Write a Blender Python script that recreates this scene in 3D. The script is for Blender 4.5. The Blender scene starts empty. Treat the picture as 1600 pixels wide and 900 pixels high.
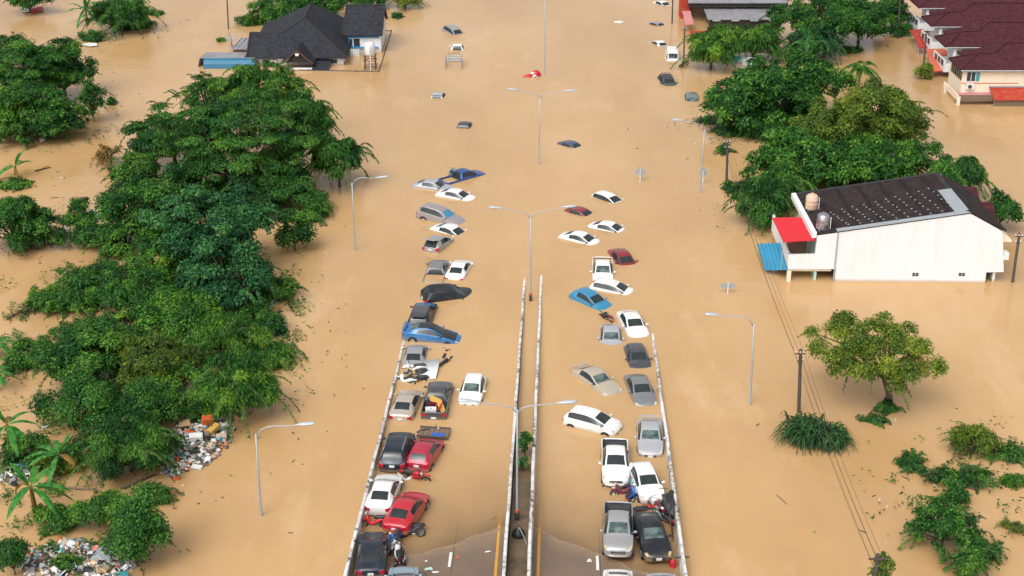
import bpy, bmesh, math, random
import numpy as np
from mathutils import Vector, Matrix, Euler

# ------------------------------------------------------------------ camera, sky, sun, exposure
scene = bpy.context.scene
COL = scene.collection
CAM_H = 48.0
PITCH = math.radians(24.0)
FPX = 2236.0
cam_data = bpy.data.cameras.new("camera")
cam_data.sensor_width = 36.0
cam_data.lens = FPX / 1600.0 * 36.0
cam_data.clip_start = 0.5
cam_data.clip_end = 8000.0
cam = bpy.data.objects.new("camera", cam_data)
COL.objects.link(cam)
cam.location = (0, 0, CAM_H)
cam.rotation_euler = (math.radians(90) - PITCH, 0, 0)
scene.camera = cam

SUN_EL, SUN_AZ = math.radians(52), math.radians(-150)
world = bpy.data.worlds.new("World")
scene.world = world
world.use_nodes = True
nt = world.node_tree
nt.nodes.clear()
sky = nt.nodes.new('ShaderNodeTexSky')
sky.sky_type = 'NISHITA'
sky.sun_disc = False
sky.sun_elevation = SUN_EL
sky.sun_rotation = SUN_AZ
sky.air_density = 1.0
sky.dust_density = 6.0
hsv = nt.nodes.new('ShaderNodeHueSaturation')
hsv.inputs['Saturation'].default_value = 0.14
bg = nt.nodes.new('ShaderNodeBackground')
bg.inputs['Strength'].default_value = 0.15
wo = nt.nodes.new('ShaderNodeOutputWorld')
nt.links.new(sky.outputs[0], hsv.inputs['Color'])
nt.links.new(hsv.outputs[0], bg.inputs[0])
nt.links.new(bg.outputs[0], wo.inputs[0])

sd = bpy.data.lights.new("sun", 'SUN')
sd.energy = 0.62
sd.angle = math.radians(60)
sd.color = (1.0, 0.95, 0.87)
so = bpy.data.objects.new("sun", sd)
COL.objects.link(so)
# direction towards the sun: azimuth from +Y, clockwise
sv = Vector((math.sin(SUN_AZ) * math.cos(SUN_EL), math.cos(SUN_AZ) * math.cos(SUN_EL), math.sin(SUN_EL)))
so.rotation_euler = sv.to_track_quat('Z', 'Y').to_euler()

scene.view_settings.view_transform = 'Standard'
scene.view_settings.look = 'None'
scene.view_settings.exposure = 0.45
scene.view_settings.gamma = 1.0
scene.view_settings.use_curve_mapping = False

rng = np.random.default_rng(7)
random.seed(7)

# ------------------------------------------------------------------ geometry of the place
def ray(px, py):
    u = (px - 800) / FPX
    v = (450 - py) / FPX
    return Vector((u, math.cos(PITCH) + v * math.sin(PITCH), -math.sin(PITCH) + v * math.cos(PITCH)))

CP = Vector((0, 0, CAM_H))

def G(px, py, z=0.0):
    d = ray(px, py)
    return CP + d * ((z - CAM_H) / d.z)

def on_plane(px, py, p0, n):
    d = ray(px, py)
    return CP + d * ((p0 - CP).dot(n) / d.dot(n))

def on_y(px, py, y):
    return on_plane(px, py, Vector((0, y, 0)), Vector((0, 1, 0)))

TH = math.atan(85 / 2448)
ST, CT = math.sin(TH), math.cos(TH)

def st(x, y):
    return x * ST + y * CT, x * CT - y * ST

def xy(s, t):
    return s * ST + t * CT, s * CT - t * ST

T_LO, T_LM, T_RM, T_RO = -11.6, -2.75, -1.37, 7.38

def wob(a, b):
    return 0.007 * math.sin(a * 1.1 + b * 0.7) + 0.005 * math.sin(a * 0.6 - b * 1.5 + 1.0) + 0.003 * math.sin(b * 3.1 + a * .5) + 0.002 * math.sin(b * 7.3 + a * 1.9)

def road_z(s, t):
    z = -0.03 * (s - 72.6)
    if t < T_LM:
        z -= 0.018 * (T_LM - t)
    elif t > T_RM:
        z -= 0.020 * (t - T_RM)
    return max(z, -1.9) + wob(s, t)

# ------------------------------------------------------------------ materials
MATS = {}

def mat(name):
    m = bpy.data.materials.new(name)
    m.use_nodes = True
    n = m.node_tree
    b = n.nodes['Principled BSDF']
    return m, n, b

def nd(n, kind, **kw):
    x = n.nodes.new(kind)
    for k, v in kw.items():
        if k in x.inputs:
            x.inputs[k].default_value = v
        else:
            setattr(x, k, v)
    return x

def ramp(n, stops, src=None):
    r = n.nodes.new('ShaderNodeValToRGB')
    e = r.color_ramp.elements
    while len(e) < len(stops):
        e.new(0.5)
    for i, (p, c) in enumerate(stops):
        e[i].position = p
        e[i].color = (c[0], c[1], c[2], 1) if not isinstance(c, (int, float)) else (c, c, c, 1)
    if src is not None:
        n.links.new(src, r.inputs[0])
    return r

def coords(n, space='Object', scale=(1, 1, 1)):
    if space == 'World':
        g = n.nodes.new('ShaderNodeNewGeometry')
        out = g.outputs['Position']
    else:
        g = n.nodes.new('ShaderNodeTexCoord')
        out = g.outputs[space]
    mp = n.nodes.new('ShaderNodeMapping')
    mp.inputs['Scale'].default_value = scale
    n.links.new(out, mp.inputs[0])
    return mp.outputs[0]

def noise(n, vec, scale, detail=4, rough=0.55):
    t = n.nodes.new('ShaderNodeTexNoise')
    t.inputs['Scale'].default_value = scale
    t.inputs['Detail'].default_value = detail
    t.inputs['Roughness'].default_value = rough
    n.links.new(vec, t.inputs['Vector'])
    return t.outputs['Fac']

def mixc(n, fac, a, b):
    m = n.nodes.new('ShaderNodeMix')
    m.data_type = 'RGBA'
    for sock, v in ((m.inputs[0], fac), (m.inputs[6], a), (m.inputs[7], b)):
        if isinstance(v, (int, float)):
            sock.default_value = v
        elif isinstance(v, tuple):
            sock.default_value = (v[0], v[1], v[2], 1)
        else:
            n.links.new(v, sock)
    return m.outputs[2]

def math_n(n, op, a, b=0.0, clamp=False):
    m = n.nodes.new('ShaderNodeMath')
    m.operation = op
    m.use_clamp = clamp
    for i, v in enumerate((a, b)):
        if isinstance(v, (int, float)):
            m.inputs[i].default_value = v
        else:
            n.links.new(v, m.inputs[i])
    return m.outputs[0]

def worn(name, c, rough=0.7, c2=None, scale=2.5, amt=0.45, metallic=0.0, bump=0.0, space='Object', vscale=(1, 1, 1)):
    """a surface of one colour with uneven blotches of a second"""
    if name in MATS:
        return MATS[name]
    m, n, b = mat(name)
    if c2 is None:
        c2 = tuple(x * 0.6 + y for x, y in zip(c, (0.05, 0.035, 0.018)))
    v = coords(n, space, vscale)
    f = noise(n, v, scale, 6, 0.62)
    r = ramp(n, [(0.42, 0.0), (0.72, 1.0)], f)
    fac = math_n(n, 'MULTIPLY', r.outputs[0], amt)
    n.links.new(mixc(n, fac, c, c2), b.inputs['Base Color'])
    b.inputs['Roughness'].default_value = rough
    b.inputs['Metallic'].default_value = metallic
    if bump:
        bp = nd(n, 'ShaderNodeBump', Strength=bump, Distance=0.03)
        n.links.new(noise(n, v, scale * 6, 3), bp.inputs['Height'])
        n.links.new(bp.outputs[0], b.inputs['Normal'])
    MATS[name] = m
    return m

def paint(name, c, metallic=0.0, rough=0.28, dust=0.28):
    if name in MATS:
        return MATS[name]
    m, n, b = mat(name)
    v = coords(n, 'Object')
    f = noise(n, v, 1.6, 6, 0.65)
    r = ramp(n, [(0.45, 0.0), (0.75, 1.0)], f)
    fac = math_n(n, 'MULTIPLY', r.outputs[0], dust)
    sp = n.nodes.new('ShaderNodeSeparateXYZ')
    n.links.new(n.nodes.new('ShaderNodeTexCoord').outputs['Object'], sp.inputs[0])
    hgt = math_n(n, 'ADD', sp.outputs[2], math_n(n, 'MULTIPLY', noise(n, v, 3.0, 4), -0.35))
    tide = ramp(n, [(0.30, 1.0), (0.52, 0.0)], hgt)
    fac = math_n(n, 'MAXIMUM', fac, math_n(n, 'MULTIPLY', tide.outputs[0], 0.55))
    n.links.new(mixc(n, fac, c, (0.30, 0.22, 0.14)), b.inputs['Base Color'])
    rr = ramp(n, [(0.4, rough), (0.8, min(1, rough + 0.3))], f)
    n.links.new(rr.outputs[0], b.inputs['Roughness'])
    b.inputs['Metallic'].default_value = metallic
    b.inputs['Coat Weight'].default_value = 0.5 if max(c) > 0.06 else 0.15
    b.inputs['Coat Roughness'].default_value = 0.08
    MATS[name] = m
    return m

def plain(name, c, rough=0.6, metallic=0.0, spec=0.5):
    if name in MATS:
        return MATS[name]
    m, n, b = mat(name)
    v = coords(n, 'Object')
    f = noise(n, v, 5.0, 3)
    c2 = tuple(x * 0.72 for x in c)
    n.links.new(mixc(n, f, c, c2), b.inputs['Base Color'])
    b.inputs['Roughness'].default_value = rough
    b.inputs['Metallic'].default_value = metallic
    b.inputs['Specular IOR Level'].default_value = spec
    MATS[name] = m
    return m

PAINTS = dict(
    white=((0.70, 0.70, 0.68), 0.0), silver=((0.34, 0.34, 0.35), 0.35), pale_silver=((0.42, 0.43, 0.46), 0.3),
    grey=((0.20, 0.205, 0.215), 0.3), dark_grey=((0.055, 0.06, 0.07), 0.2), black=((0.010, 0.012, 0.017), 0.0),
    navy_black=((0.012, 0.018, 0.032), 0.1), red=((0.42, 0.008, 0.022), 0.0), dark_red=((0.22, 0.012, 0.022), 0.1),
    crimson=((0.36, 0.006, 0.035), 0.05), blue=((0.010, 0.135, 0.36), 0.1), sky_blue=((0.025, 0.21, 0.38), 0.1), navy=((0.012, 0.06, 0.24), 0.1),
    dusk_blue=((0.05, 0.08, 0.15), 0.2), beige=((0.46, 0.40, 0.31), 0.25), champagne=((0.44, 0.38, 0.32), 0.25), olive_grey=((0.15, 0.18, 0.18), 0.15),
    blue_grey=((0.26, 0.36, 0.42), 0.2), mauve_grey=((0.33, 0.30, 0.31), 0.3))
for k, (c, me) in PAINTS.items():
    paint('paint_' + k, c, me, dust=0.10 if max(c) < 0.06 else 0.12 if 'red' in k or k == 'crimson' else 0.22)

def glass_mat():
    m, n, b = mat('car_glass')
    v = coords(n, 'Object')
    f = noise(n, v, 2.2, 4)
    n.links.new(mixc(n, f, (0.006, 0.010, 0.013), (0.035, 0.045, 0.045)), b.inputs['Base Color'])
    b.inputs['Roughness'].default_value = 0.06
    b.inputs['Specular IOR Level'].default_value = 0.5
    MATS['glass'] = m
    m2, n, b = mat('sky_sheen_glass')
    v = coords(n, 'Object')
    f = noise(n, v, 2.0, 5)
    r = ramp(n, [(0.35, (0.02, 0.04, 0.045)), (0.7, (0.14, 0.19, 0.17))], f)  # lighter teal in the base colour imitates sky reflected in the windscreen
    n.links.new(r.outputs[0], b.inputs['Base Color'])
    b.inputs['Roughness'].default_value = 0.08
    MATS['sky_sheen_glass'] = m2
glass_mat()
plain('tyre', (0.012, 0.012, 0.013), 0.85)
plain('rim', (0.45, 0.45, 0.46), 0.35, 0.7)
plain('black_plastic', (0.014, 0.014, 0.016), 0.5)
plain('bed_liner', (0.022, 0.026, 0.028), 0.7)
plain('lamp_clear', (0.55, 0.52, 0.44), 0.15)
plain('lamp_yellowed', (0.50, 0.40, 0.22), 0.2)
plain('lamp_red', (0.45, 0.01, 0.03), 0.2)
plain('plate_white', (0.72, 0.72, 0.70), 0.5)
plain('chrome', (0.55, 0.55, 0.56), 0.2, 0.9)
plain('galvanised', (0.40, 0.44, 0.47), 0.5, 0.3)
plain('steel_dark', (0.07, 0.07, 0.075), 0.6, 0.3)
plain('wood_pole', (0.085, 0.07, 0.058), 0.85)
plain('cable', (0.035, 0.033, 0.032), 0.7)
plain('white_plastic', (0.74, 0.74, 0.72), 0.45)
plain('red_plastic', (0.50, 0.012, 0.02), 0.4)
plain('orange_plastic', (0.62, 0.13, 0.03), 0.5)
plain('yellow_card', (0.60, 0.36, 0.08), 0.75)
plain('tan_card', (0.48, 0.33, 0.17), 0.8)
plain('blue_plastic', (0.02, 0.12, 0.45), 0.4)
plain('teal_plastic', (0.05, 0.32, 0.36), 0.45)
plain('seat_vinyl', (0.02, 0.024, 0.028), 0.5)
plain('maroon_vinyl', (0.14, 0.015, 0.03), 0.5)
plain('window_glass', (0.03, 0.05, 0.055), 0.08)
plain('rust', (0.13, 0.065, 0.04), 0.85)
worn('corrugated_white', (0.62, 0.64, 0.66), 0.5, (0.40, 0.38, 0.34), 3)
worn('white_wall', (0.68, 0.69, 0.71), 0.8, (0.58, 0.55, 0.50), 1.0, 0.4, vscale=(1, 1, .22))
def tide_wall(name, low, high):
    m = MATS[name]; n = m.node_tree; b = n.nodes['Principled BSDF']
    src = b.inputs['Base Color'].links[0].from_socket
    sp = n.nodes.new('ShaderNodeSeparateXYZ'); n.links.new(n.nodes.new('ShaderNodeNewGeometry').outputs['Position'], sp.inputs[0])
    hz = math_n(n, 'ADD', sp.outputs[2], math_n(n, 'MULTIPLY', noise(n, coords(n, 'World'), 1.2, 4), 0.25))
    mr = n.nodes.new('ShaderNodeMapRange'); mr.inputs['From Min'].default_value = low; mr.inputs['From Max'].default_value = high
    mr.inputs['To Min'].default_value = 0.7; mr.inputs['To Max'].default_value = 0.0
    n.links.new(hz, mr.inputs['Value'])
    n.links.new(mixc(n, mr.outputs[0], src, (0.42, 0.30, 0.18)), b.inputs['Base Color'])
tide_wall('white_wall', .22, .42)
worn('cream_wall', (0.74, 0.64, 0.50), 0.8, (0.58, 0.49, 0.38), 0.6, 0.4)
worn('brown_wall', (0.16, 0.11, 0.075), 0.85)
worn('mint_wall', (0.40, 0.60, 0.50), 0.8)
worn('dark_slate', (0.018, 0.017, 0.019), 0.8)
worn('red_sheet', (0.60, 0.008, 0.02), 0.55, (0.42, 0.03, 0.02), 4, 0.5)
worn('blue_sheet', (0.012, 0.13, 0.23), 0.5, (0.02, 0.09, 0.15), 1.5, 0.5)
worn('sky_sheet', (0.03, 0.26, 0.44), 0.5, (0.04, 0.19, 0.31), 1.5, 0.5)
worn('grey_sheet', (0.24, 0.24, 0.26), 0.5, (0.13, 0.12, 0.12), 0.8, 0.7)
worn('flashing', (0.36, 0.40, 0.42), 0.45, (0.24, 0.26, 0.28), 2.0, 0.5, 0.3)
worn('rusty_red', (0.34, 0.018, 0.014), 0.7, (0.40, 0.10, 0.03), 2.2, 0.8)
worn('orange_tile', (0.56, 0.13, 0.065), 0.65, (0.40, 0.08, 0.04), 1.5, 0.6)
worn('pink_sheet', (0.50, 0.20, 0.20), 0.6, (0.40, 0.14, 0.13), 1.0, 0.5)
worn('cream_tank', (0.62, 0.42, 0.30), 0.5)
worn('stainless', (0.42, 0.42, 0.45), 0.25, (0.2, 0.18, 0.2), 3, 0.5, 0.8)
worn('bark', (0.10, 0.075, 0.05), 0.9, (0.05, 0.04, 0.03), 4, 0.7)
worn('pale_bark', (0.24, 0.20, 0.14), 0.9, (0.12, 0.10, 0.07), 4, 0.7)
worn('mud', (0.16, 0.11, 0.065), 0.75, (0.07, 0.05, 0.03), 1.2, 0.8, bump=0.4)
worn('blue_trim', (0.02, 0.22, 0.50), 0.5)
worn('tarp_black', (0.018, 0.018, 0.02), 0.45, bump=0.5)

def tile_mat(name, c, c2, period=0.17):
    m, n, b = mat(name)
    g = n.nodes.new('ShaderNodeNewGeometry')
    sp = n.nodes.new('ShaderNodeSeparateXYZ')
    n.links.new(g.outputs['Position'], sp.inputs[0])
    zz = math_n(n, 'DIVIDE', sp.outputs[2], period)
    fr = math_n(n, 'FRACT', zz)
    row = math_n(n, 'FLOOR', zz)
    comb = n.nodes.new('ShaderNodeCombineXYZ')
    sx = math_n(n, 'FLOOR', math_n(n, 'MULTIPLY', math_n(n, 'ADD', sp.outputs[0], math_n(n, 'MULTIPLY', row, 0.15)), 3.0))
    sy = math_n(n, 'FLOOR', math_n(n, 'MULTIPLY', sp.outputs[1], 2.0))
    n.links.new(sx, comb.inputs[0]); n.links.new(sy, comb.inputs[1]); n.links.new(row, comb.inputs[2])
    wn = n.nodes.new('ShaderNodeTexWhiteNoise')
    n.links.new(comb.outputs[0], wn.inputs['Vector'])
    big = noise(n, coords(n, 'World'), 0.5, 5)
    f = math_n(n, 'ADD', math_n(n, 'MULTIPLY', wn.outputs['Value'], 0.55), math_n(n, 'MULTIPLY', big, 0.5))
    col = mixc(n, f, c, c2)
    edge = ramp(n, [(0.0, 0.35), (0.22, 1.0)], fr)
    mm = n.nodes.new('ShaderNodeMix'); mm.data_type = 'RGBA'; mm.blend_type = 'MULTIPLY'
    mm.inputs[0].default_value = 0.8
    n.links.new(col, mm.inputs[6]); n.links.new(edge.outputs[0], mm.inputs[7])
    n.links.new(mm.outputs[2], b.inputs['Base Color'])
    b.inputs['Roughness'].default_value = 0.8
    b.inputs['Specular IOR Level'].default_value = 0.15
    bp = nd(n, 'ShaderNodeBump', Strength=0.6, Distance=0.05)
    n.links.new(fr, bp.inputs['Height'])
    n.links.new(bp.outputs[0], b.inputs['Normal'])
    MATS[name] = m

tile_mat('charcoal_tile', (0.014, 0.015, 0.020), (0.042, 0.043, 0.054))
tile_mat('maroon_tile', (0.038, 0.009, 0.013), (0.085, 0.025, 0.030))
tile_mat('dark_tile', (0.014, 0.009, 0.010), (0.042, 0.030, 0.030), 0.3)

def leaf_mat(name, dark, mid, light, rough=0.5):
    m, n, b = mat(name)
    a = n.nodes.new('ShaderNodeAttribute')
    a.attribute_name = 'tint'
    r = ramp(n, [(0.0, dark), (0.5, mid), (1.0, light)], a.outputs['Fac'])
    n.links.new(r.outputs[0], b.inputs['Base Color'])
    b.inputs['Roughness'].default_value = rough
    b.inputs['Specular IOR Level'].default_value = 0.18
    tr = n.nodes.new('ShaderNodeBsdfTranslucent')
    n.links.new(r.outputs[0], tr.inputs['Color'])
    mx = n.nodes.new('ShaderNodeMixShader')
    mx.inputs[0].default_value = 0.32
    n.links.new(b.outputs[0], mx.inputs[1])
    n.links.new(tr.outputs[0], mx.inputs[2])
    n.links.new(mx.outputs[0], n.nodes['Material Output'].inputs['Surface'])
    MATS[name] = m

leaf_mat('leaf_deep', (0.010, 0.048, 0.012), (0.031, 0.132, 0.022), (0.135, 0.30, 0.035))
leaf_mat('leaf_bright', (0.013, 0.060, 0.012), (0.044, 0.165, 0.022), (0.20, 0.36, 0.035))
leaf_mat('leaf_blue', (0.009, 0.044, 0.018), (0.024, 0.115, 0.036), (0.085, 0.25, 0.058))
leaf_mat('leaf_olive', (0.040, 0.080, 0.015), (0.105, 0.185, 0.022), (0.28, 0.33, 0.035))
leaf_mat('leaf_grass', (0.010, 0.035, 0.014), (0.026, 0.080, 0.026), (0.075, 0.17, 0.045))
leaf_mat('leaf_banana', (0.020, 0.10, 0.018), (0.045, 0.21, 0.035), (0.13, 0.33, 0.06), 0.35)
leaf_mat('leaf_dry', (0.10, 0.06, 0.02), (0.22, 0.13, 0.03), (0.32, 0.22, 0.05))

def water_mat():
    m, n, b = mat('muddy_water')
    n.nodes.remove(b)
    out = n.nodes['Material Output']
    g = n.nodes.new('ShaderNodeNewGeometry')
    pos = g.outputs['Position']
    sp = n.nodes.new('ShaderNodeSeparateXYZ')
    n.links.new(pos, sp.inputs[0])
    X, Y = sp.outputs[0], sp.outputs[1]
    s = math_n(n, 'ADD', math_n(n, 'MULTIPLY', X, ST), math_n(n, 'MULTIPLY', Y, CT))
    t = math_n(n, 'SUBTRACT', math_n(n, 'MULTIPLY', X, CT), math_n(n, 'MULTIPLY', Y, ST))
    # true depth of the water above the sloping road
    dep = math_n(n, 'MULTIPLY', math_n(n, 'SUBTRACT', s, 72.6), 0.03)
    left = math_n(n, 'MULTIPLY', math_n(n, 'MAXIMUM', math_n(n, 'SUBTRACT', T_LM, t), 0.0), 0.018)
    right = math_n(n, 'MULTIPLY', math_n(n, 'MAXIMUM', math_n(n, 'SUBTRACT', t, T_RM), 0.0), 0.020)
    dep = math_n(n, 'ADD', math_n(n, 'ADD', dep, left), right)
    nz = noise(n, coords(n, 'World', (0.5, 0.25, 1)), 1.0, 3)
    dep = math_n(n, 'ADD', dep, math_n(n, 'MULTIPLY', math_n(n, 'SUBTRACT', nz, 0.5), 0.12))
    inmed = math_n(n, 'MULTIPLY', math_n(n, 'GREATER_THAN', t, T_LM), math_n(n, 'LESS_THAN', t, T_RM))
    dep = math_n(n, 'SUBTRACT', dep, math_n(n, 'MULTIPLY', inmed, 0.17))
    inside = math_n(n, 'MULTIPLY', math_n(n, 'GREATER_THAN', t, T_LO - 0.1), math_n(n, 'LESS_THAN', t, T_RO + 0.1))
    dep = math_n(n, 'ADD', math_n(n, 'MAXIMUM', dep, 0.0), math_n(n, 'MULTIPLY', math_n(n, 'SUBTRACT', 1.0, inside), 5.0))
    opac = math_n(n, 'SUBTRACT', 1.0, math_n(n, 'POWER', 2.718, math_n(n, 'MULTIPLY', math_n(n, 'ADD', dep, 0.035), -7.0)), True)
    # mud colour drifting in slow bands
    f1 = noise(n, coords(n, 'World', (0.05, 0.02, 1)), 1.0, 5, 0.6)
    f2 = noise(n, coords(n, 'World', (0.5, 0.16, 1)), 1.0, 4, 0.6)
    c = ramp(n, [(0.30, (0.40, 0.238, 0.102)), (0.50, (0.485, 0.300, 0.136)), (0.70, (0.57, 0.368, 0.188))], f1)
    col = mixc(n, math_n(n, 'MULTIPLY', f2, 0.22), c.outputs[0], (0.40, 0.225, 0.09))
    f3 = noise(n, coords(n, 'World', (5.0, 4.0, 1)), 1.0, 3, 0.7)
    col = mixc(n, math_n(n, 'MULTIPLY', f3, 0.16), col, (0.62, 0.42, 0.23))
    f4 = ramp(n, [(0.56, 0.0), (0.70, 1.0)], noise(n, coords(n, 'World', (0.10, 0.035, 1)), 1.0, 6, 0.7))
    col = mixc(n, math_n(n, 'MULTIPLY', f4.outputs[0], 0.45), col, (0.62, 0.43, 0.25))
    dif = n.nodes.new('ShaderNodeBsdfDiffuse')
    n.links.new(col, dif.inputs['Color'])
    trn = n.nodes.new('ShaderNodeBsdfTransparent')
    trn.inputs[0].default_value = (0.98, 0.95, 0.90, 1)
    mx = n.nodes.new('ShaderNodeMixShader')
    n.links.new(opac, mx.inputs[0]); n.links.new(trn.outputs[0], mx.inputs[1]); n.links.new(dif.outputs[0], mx.inputs[2])
    gl = n.nodes.new('ShaderNodeBsdfGlossy')
    gl.inputs['Roughness'].default_value = 0.06
    # ripples
    w1 = noise(n, coords(n, 'World', (0.9, 1.5, 1)), 1.0, 3, 0.55)
    w2 = noise(n, coords(n, 'World', (3.0, 5.0, 1)), 1.0, 3, 0.6)
    w3 = noise(n, coords(n, 'World', (0.12, 0.3, 1)), 1.0, 2, 0.5)
    h = math_n(n, 'ADD', math_n(n, 'MULTIPLY', w1, 0.6), math_n(n, 'ADD', math_n(n, 'MULTIPLY', w2, 0.22), math_n(n, 'MULTIPLY', w3, 1.0)))
    bp = nd(n, 'ShaderNodeBump', Strength=0.75, Distance=0.07)
    n.links.new(h, bp.inputs['Height'])
    n.links.new(bp.outputs[0], gl.inputs['Normal'])
    n.links.new(bp.outputs[0], dif.inputs['Normal'])
    fr = n.nodes.new('ShaderNodeFresnel')
    fr.inputs['IOR'].default_value = 1.43
    n.links.new(bp.outputs[0], fr.inputs['Normal'])
    m2 = n.nodes.new('ShaderNodeMixShader')
    n.links.new(fr.outputs[0], m2.inputs[0]); n.links.new(mx.outputs[0], m2.inputs[1]); n.links.new(gl.outputs[0], m2.inputs[2])
    n.links.new(m2.outputs[0], out.inputs['Surface'])
    MATS['water'] = m
water_mat()

def road_mat():
    m, n, b = mat('wet_concrete')
    v = coords(n, 'World')
    f1 = noise(n, v, 0.35, 6, 0.65)
    f2 = noise(n, v, 9.0, 4, 0.7)
    f3 = noise(n, coords(n, 'World', (2.2, 0.12, 1)), 1.0, 4)
    c = ramp(n, [(0.3, (0.125, 0.082, 0.058)), (0.6, (0.185, 0.125, 0.090)), (0.85, (0.24, 0.165, 0.115))], f1)
    c2 = mixc(n, math_n(n, 'MULTIPLY', f2, 0.5), c.outputs[0], (0.10, 0.078, 0.06))
    c3 = mixc(n, math_n(n, 'MULTIPLY', f3, 0.35), c2, (0.21, 0.145, 0.09))
    sk = ramp(n, [(0.66, 0.0), (0.72, 1.0)], noise(n, v, 5.0, 2, 0.5))
    c4 = mixc(n, math_n(n, 'MULTIPLY', sk.outputs[0], 0.55), c3, (0.05, 0.042, 0.035))
    # silt settled wherever the flood has lain on the concrete
    spz = n.nodes.new('ShaderNodeSeparateXYZ')
    n.links.new(n.nodes.new('ShaderNodeNewGeometry').outputs['Position'], spz.inputs[0])
    hz = math_n(n, 'ADD', spz.outputs[2], math_n(n, 'MULTIPLY', math_n(n, 'SUBTRACT', f1, .5), 0.10))
    mr = n.nodes.new('ShaderNodeMapRange')
    mr.inputs['From Min'].default_value = -0.07; mr.inputs['From Max'].default_value = 0.05
    mr.inputs['To Min'].default_value = 0.85; mr.inputs['To Max'].default_value = 0.0
    n.links.new(hz, mr.inputs['Value'])
    c4 = mixc(n, mr.outputs[0], c4, (0.36, 0.245, 0.135))
    n.links.new(c4, b.inputs['Base Color'])
    rr = ramp(n, [(0.3, 0.35), (0.7, 0.75)], f1)
    n.links.new(rr.outputs[0], b.inputs['Roughness'])
    bp = nd(n, 'ShaderNodeBump', Strength=0.3, Distance=0.01)
    n.links.new(f2, bp.inputs['Height']); n.links.new(bp.outputs[0], b.inputs['Normal'])
    MATS['road'] = m
road_mat()

def barrier_mat():
    """white limewash flaking off dark damp concrete; blotchy near-black concrete on the median faces"""
    m, n, b = mat('flaking_whitewash')
    v = coords(n, 'World')
    f = noise(n, v, 2.2, 6, 0.72)
    f2 = noise(n, coords(n, 'World', (1, 0.25, 1)), 0.9, 4)
    k = math_n(n, 'ADD', math_n(n, 'MULTIPLY', f, 0.6), math_n(n, 'MULTIPLY', f2, 0.4))
    r = ramp(n, [(0.42, (0.66, 0.65, 0.63)), (0.50, (0.52, 0.50, 0.47)), (0.545, (0.34, 0.31, 0.28)), (0.585, (0.08, 0.074, 0.066))], k)
    n.links.new(r.outputs[0], b.inputs['Base Color'])
    b.inputs['Roughness'].default_value = 0.8
    MATS['barrier'] = m
    m, n, b = mat('dark_concrete')
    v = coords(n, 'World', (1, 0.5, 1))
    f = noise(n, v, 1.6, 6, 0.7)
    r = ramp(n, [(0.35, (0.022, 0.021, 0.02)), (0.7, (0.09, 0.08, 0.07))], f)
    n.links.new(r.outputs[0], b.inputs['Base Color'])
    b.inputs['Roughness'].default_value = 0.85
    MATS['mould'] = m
barrier_mat()
worn('yellow_line', (0.58, 0.27, 0.025), 0.65, (0.30, 0.17, 0.06), 3.0, 0.6, space='World')
worn('white_line', (0.72, 0.70, 0.66), 0.65, (0.40, 0.36, 0.30), 4.0, 0.4, space='World')
worn('tar_joint', (0.03, 0.026, 0.022), 0.8, space='World')
worn('silt', (0.27, 0.19, 0.12), 0.7, (0.24, 0.155, 0.085), 1.5, 0.8, space='World')

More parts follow.
